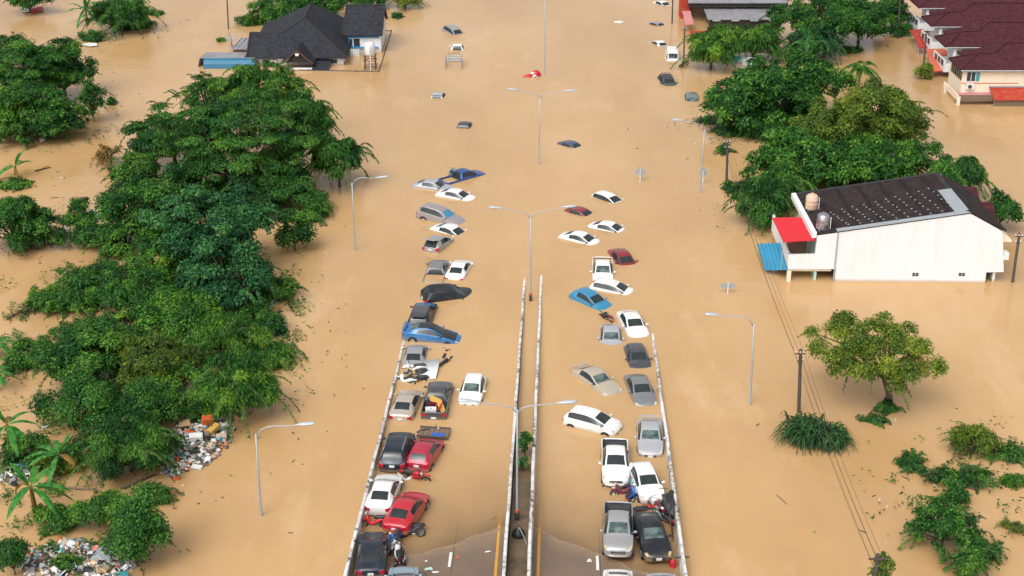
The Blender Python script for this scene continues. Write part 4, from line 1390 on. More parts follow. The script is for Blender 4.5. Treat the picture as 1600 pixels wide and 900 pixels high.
# ------------------------------------------------------------------ utility poles and cables
def upole(label, bx, by, tx, ty, r=.13, z0=0, arms=2, group='wooden utility poles in the flood', plantless=True):
    base = G(bx, by, z0)
    tp = on_y(tx, ty, base.y)
    root = thing('utility_pole', label, 'utility pole', base, group=group)
    f = base - (tp - base).normalized() * 2.0
    mb = MB(); mb.tube([f, base, tp], [r * 1.1, r, r * .85], 8); bw(mb, 'pole', 'wood_pole', root)
    d = (tp - base).normalized()
    for k in range(arms):
        c = tp - d * (.25 + .55 * k)
        mb = MB(); mb.box(c + Vector((-.05, -.14, 0)), (.72 if k == 0 else .4, .07, .07)); bw(mb, 'crossarm', 'wood_pole', root)
        for sx in ((-.30, 0, .25) if k == 0 else (-.2, .18)):
            mb = MB(); mb.lathe([(.03, 0), (.055, .04), (.05, .10), (.02, .14)], 8, Matrix.Translation(c + Vector((sx - .05, -.14, .045)))); bw(mb, 'insulator', 'white_plastic', root)
    return root, tp
u1, t1 = upole('utility pole beside the arching grass clump, cables running past it', 1248, 645, 1251, 546)
u2, t2 = upole('utility pole at the right end of the white building', 1582, 441, 1593, 364)
u3, t3 = upole('utility pole at the edge of the right hand trees with driftwood on it', 1135, 291, 1137, 218)
u4, t4 = upole('thin dark pole standing in the water left of the slate roofed house', 357, 45, 354, -14, .10, arms=1)
u5, t5 = upole('tall black pole right of the far car roofs at the top edge', 1050, 37, 1052, -30, .11, arms=1)
u6, t6 = upole('utility pole with driftwood at its foot beside the white box van', 1068, 96, 1070, 42, .10, arms=1)
u7, t7 = upole('utility pole in front of the orange tiled carport', 1443, 106, 1447, 50, .12, arms=1)
u8, t8 = upole('utility pole behind the row house at the upper right', 1403, 56, 1407, -12, .12, arms=1)
# stub pole wrapped in vines at the bottom edge
zt_ = t1.z
t9 = G(1372, 866, zt_)
r9 = thing('utility_pole', 'utility pole top wrapped in vines at the bottom edge', 'utility pole', (t9.x, t9.y, 0), group='wooden utility poles in the flood')
mb = MB(); mb.tube([(t9.x, t9.y, -1.5), t9], [.14, .12], 8); bw(mb, 'pole', 'wood_pole', r9)
mb = MB(); mb.box((t9.x, t9.y - .14, t9.z - .2), (1.0, .09, .09)); bw(mb, 'crossarm', 'wood_pole', r9)

def cable(label, a, b, sag, r=.010, n=16):
    a, b = Vector(a), Vector(b)
    mid = (a + b) / 2
    o = thing('power_cable', label, 'power cable', a, group='power cables strung between the poles')
    mb = MB(); pts = []
    for i in range(n + 1):
        u = i / n; q = a.lerp(b, u); q.z -= sag * 4 * u * (1 - u); pts.append(q)
    mb.tube(pts, r, 5)
    bw(mb, 'cable', 'cable', o)
    return o
off = [Vector((-.50, -.14, .05)), Vector((-.2, -.14, .05)), Vector((.15, -.14, .05)), Vector((-.25, -.14, -.55)), Vector((.12, -.14, -.5))]
nxt = t9 + (t9 - t1) * .8
spans = [(t6, t3, 'between the van pole and the pole at the right hand trees', 3, .9), (t3, t1, 'between the tree edge pole and the grass clump pole', 4, .8), (t1, t9, 'between the grass clump pole and the vine wrapped pole', 5, .35), (t9, nxt, 'running off the bottom edge from the vine wrapped pole', 3, .3)]
for a, b, l, k, sg in spans:
    for i in range(k):
        cable('thin dark power cable ' + l, a + off[i], b + off[i], sg + .06 * i)


# ------------------------------------------------------------------ slate roofed house, upper left
def wbox(name, material, parent, x0, x1, y0, y1, z0, z1, bevel=0.0, origin=None):
    mb = MB(); mb.box(((x0 + x1) / 2, (y0 + y1) / 2, (z0 + z1) / 2), (abs(x1 - x0), abs(y1 - y0), abs(z1 - z0)))
    return bw(mb, name, material, parent, bevel=bevel, origin=origin)

def roof(name, material, parent, polys, th=.14, origin=None):
    """roof planes with thickness plus ridge caps along the first edge list"""
    mb = MB()
    for p in polys:
        mb.slab(p, th)
    return bw(mb, name, material, parent, origin=origin)

def ridge(name, material, parent, lines, r=.11, origin=None):
    mb = MB()
    for a, b in lines:
        mb.tube([Vector(a) + Vector((0, 0, .03)), Vector(b) + Vector((0, 0, .03))], r, 6)
    return bw(mb, name, material, parent, origin=origin)

EZ = 1.15
F_ = G(385, 90, EZ); RF = G(541, 91, EZ); RF.y = F_.y
SL = .62
pn = Vector((0, -SL, 1)).normalized()
Bp = on_plane(475, 29, F_, pn); Cp = on_plane(441, 51, F_, pn); Ep = on_plane(391, 51, F_, pn)
Ep.z = Cp.z; Ep.y = Cp.y
Ap = G(487, 5, Bp.z)
h1 = thing('house', 'flooded house with a big dark slate hip roof and small front gable', 'house', (Bp.x, F_.y, 0))
dB = (Cp - Bp)
k_ = (EZ - Bp.z) / dB.z
LM = Bp + dB * k_
LB = Vector((LM.x + (Ap.x - Bp.x), Ap.y + 3, EZ)); RB = Vector((RF.x + (Ap.x - Bp.x), Ap.y + 3, EZ))
rf = roof('roof', 'charcoal_tile', h1, [[F_, RF, Bp, Cp, Ep], [RF, RB, Ap, Bp], [LB, LM, Bp, Ap], [RB, LB, Ap], [Ep, Cp, Vector((Cp.x, 2 * Ep.y - F_.y, EZ)), Vector((Ep.x, 2 * Ep.y - F_.y, EZ))]])
ridge('ridge_cap', 'dark_slate', rf, [(Ap, Bp), (Bp, RF), (Bp, Cp), (Ep, Cp), (Ep, F_)], .10, origin=h1.location)
wbox('wall', 'white_wall', h1, F_.x + .5, RF.x - .5, F_.y + .7, Ap.y + 2, -1, EZ + .05)
mb = MB(); mb.slab([F_ + Vector((.5, .7, 0)), Vector((F_.x + .5, 2 * Ep.y - F_.y - .5, EZ)), Vector((Ep.x + .5, Ep.y, Ep.z - .15))], .1, (1, 0, 0)); bw(mb, 'gable_wall', 'white_wall', h1)
for px0, px1 in ((410, 422), (516, 528)):
    a, b = on_y(px0, 99, F_.y + .66), on_y(px1, 99, F_.y + .66)
    wn_ = wbox('window', 'white_plastic', h1, a.x, b.x, F_.y + .62, F_.y + .68, .15, .85)
    wbox('pane', 'window_glass', wn_, a.x + .08, b.x - .08, F_.y + .60, F_.y + .64, .22, .78, origin=h1.location)
# front gable
gy = F_.y - 2.0
g0, g1, g2 = on_y(439, 99, gy), on_y(491, 99, gy), on_y(463.5, 78, gy)
ga = on_plane(469, 65, F_, pn)
gl0 = Vector((g0.x, F_.y + 1.0, g0.z)); gl1 = Vector((g1.x, F_.y + 1.0, g1.z))
gb = Vector((g2.x, ga.y, g2.z))
gr = roof('gable_roof', 'charcoal_tile', h1, [[g0, gl0, gb, g2], [g1, g2, gb, gl1]], .12)
mb = MB(); mb.slab([g0 + Vector((.5, .35, 0)), g1 + Vector((-.5, .35, 0)), g2 + Vector((0, .35, -.35))], .08, (0, 1, 0)); bw(mb, 'pediment', 'dark_slate', h1)
ridge('barge_board', 'rust', gr, [(g0 + Vector((.2, -.05, -.05)), g2 + Vector((0, -.05, -.12))), (g2 + Vector((0, -.05, -.12)), g1 + Vector((-.2, -.05, -.05)))], .07, origin=h1.location)
wbox('gable_sign', 'white_plastic', gr, g2.x - .22, g2.x + .22, gy - .1, gy - .02, g2.z - .75, g2.z - .42, origin=h1.location)
wbox('gable_beam', 'white_wall', h1, g0.x + .9, g1.x - .3, gy + .1, gy + .3, .02, .32)
l0, l1 = on_y(494, 104, gy), on_y(513, 104, gy)
roof('lean_to_roof', 'charcoal_tile', h1, [[Vector((l0.x - .6, gy, .22)), Vector((l1.x, gy, .22)), Vector((l1.x, F_.y + .6, .8)), Vector((l0.x - .6, F_.y + .6, .8))]], .1)
# air conditioner
a = on_y(427, 98, F_.y + .4)
ac = wbox('air_conditioner', 'white_plastic', h1, a.x - .4, a.x + .4, F_.y + .3, F_.y + .66, a.z - .3, a.z + .3, .03)
mb = MB(); mb.lathe([(.22, 0), (.22, .02)], 16, Matrix.Translation((a.x + .08, F_.y + .285, a.z)) @ Matrix.Rotation(math.pi / 2, 4, 'X')); bw(mb, 'fan_grille', 'steel_dark', ac, origin=h1.location)

# curved carport at the left
c0, c1 = G(318, 107, .05), G(400, 107, .05)
h_ = thing('carport', 'curved grey carport roof with blue front sheet, left of slate roofed house', 'carport', c0)
mb = MB(); pts = []
y0 = c0.y; zt = on_y(318, 91, y0 + .9).z
prof = [(0, .05), (.12, zt * .5), (.45, zt * .85), (.9, zt)]
for i in range(3):
    (ya, za), (yb, zb2) = prof[i], prof[i + 1]
    mb.slab([(c0.x, y0 + ya, za), (c1.x, y0 + ya, za), (c1.x, y0 + yb, zb2), (c0.x, y0 + yb, zb2)], .05, (0, 1, -.3))
bw(mb, 'front_sheet', 'blue_sheet', h_)
mb = MB(); mb.slab([(c0.x - .6, y0 + .92, zt + .02), (c1.x - .2, y0 + .92, zt + .02), (c1.x - .2, y0 + 3.4, zt + .1), (c0.x - .2, y0 + 3.4, zt + .1)], .05)
mb.slab([(c0.x - .6, y0 + .92, zt + .02), (c0.x - .2, y0 + 3.4, zt + .1), (c0.x - .5, y0 + 3.4, 0), (c0.x - .9, y0 + .92, 0)], .05, (1, 0, 0))
bw(mb, 'roof_sheet', 'grey_sheet', h_)
# shed behind it
q0, q1 = G(360, 79, .3), G(388, 79, .3)
h_ = thing('shed', 'small grey framed shed beside the left gable of the slate roofed house', 'shed', q0)
roof('roof_sheet', 'grey_sheet', h_, [[Vector((q0.x, q0.y, .5)), Vector((q1.x + 1, q0.y, .5)), Vector((q1.x + 1, q0.y + 4.4, .9)), Vector((q0.x + .7, q0.y + 4.4, .9))]], .08)
wbox('wall', 'brown_wall', h_, q0.x + .3, q1.x, q0.y + .4, q0.y + 4, -1, .45)
mb = MB()
for k in range(4): mb.tube([(q0.x + .2 + k * .7, q0.y + .2, .55 ), (q0.x + .8 + k * .6, q0.y + 4.2, .95)], .04, 6)
bw(mb, 'roof_batten', 'flashing', h_)
# satellite dish
p = G(362, 66, .6)
h_ = thing('satellite_dish', 'mesh satellite dish at the corner of the small grey shed', 'satellite dish', (p.x, p.y, 0))
m_ = Matrix.Translation((p.x, p.y, 1.0)) @ Matrix.Rotation(math.radians(32), 4, 'X')
mb = MB(); vs, fs = [], []
for j in range(5):
    for i in range(20):
        r = .85 * (j + .3) / 4.3; a = 2 * math.pi * i / 20
        vs.append((r * math.cos(a), r * math.sin(a), .35 * (r / .85) ** 2))
for j in range(4):
    for i in range(20): fs.append((j * 20 + i, j * 20 + (i + 1) % 20, (j + 1) * 20 + (i + 1) % 20, (j + 1) * 20 + i))
mb.add(vs, fs, m_); o = bw(mb, 'dish', 'flashing', h_, True); wf = o.modifiers.new('wire', 'WIREFRAME'); wf.thickness = .03
mb = MB(); mb.tube([(p.x, p.y, -1), (p.x, p.y, 1.0)], .06, 8); mb.tube([m_ @ Vector((0, 0, 0)), m_ @ Vector((0, 0, .7))], .02, 6); bw(mb, 'mast', 'steel_dark', h_)

# blue trimmed building with slate roof
ez = 2.5
a0, a1 = G(535, 55, ez), G(597, 55, ez); a1.y = a0.y
pn2 = Vector((0, -.6, 1)).normalized()
b0, b1 = on_plane(541.5, 8, a0, pn2), on_plane(601.5, 8, a0, pn2); b0.z = b1.z; b0.y = b1.y
h2 = thing('house', 'small white house with blue fascia under a dark slate gable roof', 'house', (a0.x, a0.y, 0))
ydd = 2 * b0.y - a0.y
rf2 = roof('roof', 'charcoal_tile', h2, [[a0, a1, b1, b0], [Vector((a1.x, ydd, ez)), Vector((a0.x, ydd, ez)), b0, b1]], .13)
ridge('ridge_cap', 'dark_slate', rf2, [(b0, b1), (a0, b0), (a1, b1)], .09, origin=h2.location)
wx0, wx1, wy = a0.x + .7, a1.x - .25, a0.y + .6
wbox('wall', 'white_wall', h2, wx0, wx1, wy, ydd - .6, -1, ez)
mb = MB(); mb.slab([(wx1 - .02, wy, ez), (wx1 - .02, ydd - .6, ez), (wx1 - .02, b0.y, b0.z - .2)], .1, (-1, 0, 0)); mb.slab([(wx0 + .02, wy, ez), (wx0 + .02, ydd - .6, ez), (wx0 + .02, b0.y, b0.z - .2)], .1, (1, 0, 0)); bw(mb, 'gable_wall', 'white_wall', h2)
wbox('fascia', 'blue_trim', h2, wx0 - .1, wx1 - .25, wy - .12, wy - .004, 2.02, 2.46)
wbox('blue_ledge', 'blue_trim', h2, wx0 - .5, wx1 - .3, wy - .45, wy - .004, .72, .84)
wbox('door_opening', 'bed_liner', h2, wx0 + .65, wx0 + 1.45, wy - .03, wy + .05, .86, 1.9)
fr_ = wbox('window', 'blue_trim', h2, wx0 + .02, wx0 + .5, wy - .06, wy + .04, .9, 1.9)
wbox('pane', 'window_glass', fr_, wx0 + .08, wx0 + .44, wy - .08, wy - .02, 1.0, 1.8, origin=h2.location)
# hut wall panels in front
p0, p1 = G(547, 88, 0), G(562, 88, 0)
h_ = thing('gate_panel', 'pale metal gate panel below the blue ledge of the small house', 'gate', p0)
wbox('panel', 'corrugated_white', h_, p0.x, p1.x, p0.y, p0.y + .06, -.6, .95)
mb = MB()
for k in range(5): mb.tube([(p0.x + .05 + k * (p1.x - p0.x - .1) / 4, p0.y - .03, -.5), (p0.x + .05 + k * (p1.x - p0.x - .1) / 4, p0.y - .03, .95)], .02, 5)
bw(mb, 'bars', 'flashing', h_)
# water tower
p = G(579, 108, 0)
zt = top_height(p, 580, 86)
h_ = thing('water_tower', 'white water tank on a rusty red steel stand beside the small white house', 'water tank', p)
mb = MB()
for sx in (-.75, .75):
    for sy in (-.6, .6): mb.tube([(p.x + sx, p.y + sy, -1), (p.x + sx * .8, p.y + sy * .8, zt)], .06, 6)
for z in (.5, 1.2, zt):
    for sy in (-.6, .6): mb.tube([(p.x - .75, p.y + sy, z), (p.x + .75, p.y + sy, z)], .045, 6)
    for sx in (-.75, .75): mb.tube([(p.x + sx, p.y - .6, z), (p.x + sx, p.y + .6, z)], .045, 6)
mb.tube([(p.x - .75, p.y - .6, .1), (p.x + .75, p.y - .6, zt)], .035, 6); mb.tube([(p.x + .75, p.y - .6, .1), (p.x - .75, p.y - .6, zt)], .035, 6)
bw(mb, 'stand', 'rust', h_)
mb = MB(); mb.lathe([(.02, 1.62), (.25, 1.58), (.62, 1.42), (.68, 1.3), (.68, .1), (.62, 0)], 18, Matrix.Translation((p.x, p.y, zt + .05))); bw(mb, 'tank', 'corrugated_white', h_, True)
mb = MB(); mb.tube([(p.x + .1, p.y - .78, zt + 1.2), (p.x + .1, p.y - .78, -.5)], .05, 6); bw(mb, 'pipe', 'white_plastic', h_)
# fence just breaking the surface
h_ = thing('boundary_fence', 'dark boundary fence whose top rail just breaks the water around the slate roofed house', 'fence', G(592, 111, 0))
mb = MB()
ch = [G(446, 109, .06), G(592, 111.5, .06), G(611.5, 48, .06), G(597, 47.5, .06)]
for i in range(3): mb.tube([ch[i], ch[i + 1]], .055, 6)
bw(mb, 'top_rail', 'steel_dark', h_)
for i in range(3):
    k = max(2, int((ch[i + 1] - ch[i]).length / 2.5))
    for j in range(k):
        q = ch[i].lerp(ch[i + 1], j / k)
        mb = MB(); mb.box((q.x, q.y, -.4), (.14, .14, 1.1)); bw(mb, 'post', 'steel_dark', h_)

# ------------------------------------------------------------------ white building, right
A0, B0 = G(1300, 440, 0), G(1540.5, 442, 0)
u_ = (B0 - A0).normalized()
nb = Vector((-u_.y, u_.x, 0))             # away from the camera
if nb.y < 0: nb = -nb
def W(px, py, off=0.0):
    return on_plane(px, py, A0 + nb * off, nb)
h3 = thing('white_building', 'white two storey building with blank side wall and dark lopsided roof', 'building', A0)
wall_poly = [W(1298, 440), W(1306, 420.5), W(1310, 362.5), W(1516.5, 332.5), W(1567, 361), W(1568.5, 424), W(1541.5, 424.5), W(1541, 442)]
wall_poly[0] = Vector((wall_poly[1].x, wall_poly[1].y, -1)); wall_poly[-1] = Vector((wall_poly[-2].x, wall_poly[-2].y, -1))
Epk, Lpk, Rpk = W(1516.5, 332.5), W(1277, 366.5), W(1567, 361)
back = G(1243, 302.5, Lpk.z)
dv = back - Lpk
dv.z = 0
DEP = dv.dot(nb)
dv = nb * DEP + u_ * (dv.dot(u_))
mb = MB(); mb.slab([p + Vector((0, 0, -.06)) for p in wall_poly], .25, nb); bw(mb, 'side_wall', 'white_wall', h3)
mb = MB(); bwp = [p + nb * DEP for p in wall_poly]; mb.slab([p + Vector((0, 0, -.06)) for p in bwp], .25, -nb); bw(mb, 'back_wall', 'white_wall', h3)
# end walls
rb0 = Vector((Rpk.x, Rpk.y, -1)); 
mb = MB(); mb.slab([Rpk + Vector((0, 0, -.1)) + nb * .26, Rpk + Vector((0, 0, -.1)) + nb * (DEP - .26), rb0 + nb * (DEP - .26), rb0 + nb * .26], .2, -u_); bw(mb, 'end_wall', 'white_wall', h3)
Lt = Vector((Lpk.x, Lpk.y, Lpk.z - .15)) + nb * .3
mb = MB(); mb.slab([Lt + u_ * .1, Lt + u_ * .1 + nb * (DEP - .5), Vector((Lt.x, Lt.y, -1)) + u_ * .1 + nb * (DEP - .5), Vector((Lt.x, Lt.y, -1)) + u_ * .1], .2, u_); bw(mb, 'front_wall', 'mint_wall', h3)
# roof
Lb, Eb, Rb = Lpk + dv, Epk + dv, Rpk + dv
up3 = Vector((0, 0, .05))
r3 = roof('roof', 'dark_tile', h3, [[Lpk + up3, Epk + up3, Eb + up3, Lb + up3], [Epk + up3, Rpk + up3 + u_ * .3, Rb + up3 + u_ * .3, Eb + up3]], .14)
e1 = (Epk - W(1310, 362.5)).normalized()
def rp(a, b):   # a along the slope from left eave to ridge 0..1, b depth 0..1
    return Lpk.lerp(Epk, a) + dv * b + Vector((0, 0, .05))
mb = MB()
nrm = Vector((0, 0, .02))
mb.slab([rp(.13, -.01) + nrm, rp(1.0, -.01) + nrm, rp(.975, .055) + nrm, rp(.13, .055) + nrm], .03)
mb.slab([rp(.91, .055) + nrm, rp(1.0, .055) + nrm, rp(1.0, .58) + nrm, rp(.91, .58) + nrm], .03)
bw(mb, 'flashing', 'flashing', r3, origin=h3.location)
mb = MB(); mb.slab([rp(0.0, 1.0) + nrm * 2, rp(1.0, 1.0) + nrm * 2, rp(1.0, .96) + nrm * 2, rp(0, .96) + nrm * 2], .06)
mb.slab([rp(.97, .585) + nrm * 2, rp(1.0, .585) + nrm * 2, rp(1.0, .955) + nrm * 2, rp(.97, .955) + nrm * 2], .06); bw(mb, 'ridge_cap', 'dark_slate', r3, origin=h3.location)
mb = MB(); mb.slab([rp(-.03, 0.02) + nrm * 2, rp(.0, 0.02) + nrm * 2, rp(.0, 1.0) + nrm * 2, rp(-.03, 1.0) + nrm * 2], .45); bw(mb, 'parapet', 'white_wall', r3, origin=h3.location)
# rows of translucent roof lights
mb = MB()
for j in range(10):
    for i in range(7):
        a = .20 + .078 * j
        b = .10 + i * (.055 + .004 * j) 
        c = rp(a - .02 * i * .5 + .02 + rng.uniform(-.006, .006), b + rng.uniform(-.01, .01))
        ex = (Epk - Lpk).normalized() * .065; ey = dv.normalized() * .06
        mb.slab([c - ex - ey + nrm * 1.6, c + ex - ey + nrm * 1.6, c + ex + ey + nrm * 1.6, c - ex + ey + nrm * 1.6], .03)
o = bw(mb, 'roof_tabs', 'flashing', r3, origin=h3.location)
# windows of the side wall
for px0, px1 in ((1424.5, 1436), (1497, 1508.5)):
    a, b = W(px0, 431.5, -.02), W(px1, 426, -.02)
    mb = MB(); mb.slab([Vector((a.x, a.y, a.z)), Vector((b.x, b.y, a.z)), Vector((b.x, b.y, b.z)), Vector((a.x, a.y, b.z))], .06, nb); f = bw(mb, 'window', 'white_plastic', h3)
    mb = MB()
    for k in range(2):
        for m__ in range(2):
            x0 = a.lerp(Vector((b.x, b.y, a.z)), .06 + .48 * k); x1 = a.lerp(Vector((b.x, b.y, a.z)), .46 + .48 * k)
            z0 = a.z + (b.z - a.z) * (.06 + .48 * m__); z1 = a.z + (b.z - a.z) * (.46 + .48 * m__)
            mb.slab([Vector((x0.x, x0.y, z0)) - nb * .02, Vector((x1.x, x1.y, z0)) - nb * .02, Vector((x1.x, x1.y, z1)) - nb * .02, Vector((x0.x, x0.y, z1)) - nb * .02], .03, nb)
    bw(mb, 'pane', 'window_glass', f, origin=h3.location)
# drain pipe and balcony block at the left
mb = MB(); q = W(1309.5, 364, -.08); mb.tube([q, Vector((q.x, q.y, -.5))], .05, 6); bw(mb, 'drain_pipe', 'flashing', h3)
lw = [W(1277.5, 367.5), W(1309, 363.5), W(1306, 420.5), W(1231, 421), W(1231, 398.5), W(1273.5, 397.5)]
mb = MB(); mb.slab(lw, .22, nb); bw(mb, 'balcony_wall', 'white_wall', h3)
zb3 = W(1231, 421).z
a = W(1231, 421); b = W(1300, 421)
mb = MB(); mb.slab([a + nb * .23, b + nb * .23, b + nb * (DEP - .3), a + nb * (DEP - .3)], .25); bw(mb, 'balcony_floor', 'cream_wall', h3)
mb = MB(); zz = W(1231, 398.5).z
for kk in range(2):
    c = a + nb * (.23 + kk * (DEP - .75)); 
    mb.slab([Vector((c.x, c.y, zb3)), Vector((c.x, c.y, zz)), Vector((c.x, c.y, zz)) + nb * .25, Vector((c.x, c.y, zb3)) + nb * .25], .2, u_)
mb.slab([a + nb * .23, Vector((a.x, a.y, zz)) + nb * .23, Vector((a.x, a.y, zz)) + nb * (DEP - .3), a + nb * (DEP - .3)], .15, u_)
bw(mb, 'balcony_parapet', 'white_wall', h3)
c = W(1233.5, 421) + nb * .1
mb = MB(); mb.box((c.x, c.y, zb3 / 2 - .6), (.32, .32, zb3 + 1.0)); bw(mb, 'column', 'cream_wall', h3)
mb = MB(); c2 = W(1268, 395) + nb * 2.2; wl = W(1236, 395) + nb * 2.2
mb.slab([Vector((wl.x, wl.y, zb3)), Vector((c2.x, c2.y, zb3)), Vector((c2.x, c2.y, zb3 + 2.2)), Vector((wl.x, wl.y, zb3 + 2.2))], .1, nb); bw(mb, 'balcony_back_wall', 'brown_wall', h3)
# awnings
zr = W(1275, 375).z
r0 = [G(1206.5, 340, zr), G(1259, 339.5, zr + .15), W(1276, 375), G(1224, 378, zr - .05)]
mb = MB(); mb.slab(r0, .05); rr = bw(mb, 'red_awning', 'red_sheet', h3)
mb = MB()
for i in (3, 2): 
    q = r0[i]; mb.tube([(q.x, q.y + .1, q.z - .04), (q.x, q.y + .1, zb3 + .1)], .04, 6)
bw(mb, 'awning_post', 'flashing', rr, origin=h3.location)
zq = zb3 + .55
b0_ = [G(1183, 381, zq - .7), G(1219, 379.5, zq), W(1229.5, 421), G(1195, 421.5, .35)]
b0_[2].z = zb3; b0_[3].z = max(.2, zb3 - .75); q = G(1195, 421.5, b0_[3].z); b0_[3] = q
mb = MB(); mb.slab(b0_, .05); ba = bw(mb, 'blue_awning', 'sky_sheet', h3)
mb = MB()
for k in range(7):
    s0_ = b0_[0].lerp(b0_[1], k / 6); s1_ = b0_[3].lerp(b0_[2], k / 6); mb.tube([s0_ + Vector((0, 0, .02)), s1_ + Vector((0, 0, .02))], .025, 5)
bw(mb, 'awning_rib', 'blue_sheet', ba, origin=h3.location)
# porch roofs at the rear right
for (pa, pb, pc, pd, z) in (((1488, 292), (1526, 292), (1531, 314), (1496, 316), 4.6), ((1507, 316), (1552, 315), (1558, 353), (1519, 335), 4.5)):
    mb = MB(); mb.slab([G(*pa, z + .5), G(*pb, z + .5), G(*pc, z), G(*pd, z)], .15); bw(mb, 'porch_roof', 'maroon_tile', h3)
q = W(1573, 375, .8)
mb = MB(); mb.slab([W(1567, 362, .3), W(1581, 375.5, .3), W(1581, 378, .3), W(1567, 378, .3)], 1.4, nb); bw(mb, 'eave_bracket', 'cream_wall', h3)
a = W(1565, 402, -.3)
acb = MB(); acb.box((a.x + .45, a.y + .5, a.z), (.4, .8, .6)); bw(acb, 'air_conditioner', 'white_plastic', h3, bevel=.03)
# tanks on the roof
def tank(label, px, py, pyt, material, r):
    p = on_plane(px, py, Lpk + Vector((0, 0, .05)), (Epk - Lpk).cross(dv).normalized())
    h = abs(top_height(p, px, pyt) - p.z)
    root = thing('water_tank', label, 'water tank', p)
    mb = MB(); mb.lathe([(r * .96, .1), (r, .2), (r, h * .36), (r * 1.03, h * .38), (r, h * .40), (r, h * .6), (r * 1.03, h * .62), (r, h * .64), (r, h * .85), (r * .7, h * .96), (r * .25, h), (.02, h)], 20); mb.build('tank', material, root, True)
    mb = MB()
    for k in range(4):
        a = math.pi / 4 + k * math.pi / 2; mb.tube([(r * .8 * math.cos(a), r * .8 * math.sin(a), .12), (r * 1.1 * math.cos(a), r * 1.1 * math.sin(a), -.6)], .04, 6)
    mb.torus((0, 0, 0), r * .9, .04, n=16, m=6, mtx=Matrix.Translation((0, 0, .1)) @ Matrix.Rotation(math.pi / 2, 4, 'X')); mb.build('stand', 'galvanised', root)
    mb = MB(); mb.lathe([(.16, h), (.16, h + .06), (.02, h + .08)], 10); mb.build('lid', material, root)
    mb = MB(); mb.tube([(r + .06, -.2, .1), (r + .06, -.2, h * .8)], .035, 6); mb.build('pipe', 'white_plastic', root)
tank('cream water tank on the roof edge of the white building', 1267.5, 327, 303, 'cream_tank', .52)
tank('stainless steel water tank beside the red awning of the white building', 1285, 358, 333, 'stainless', .52)

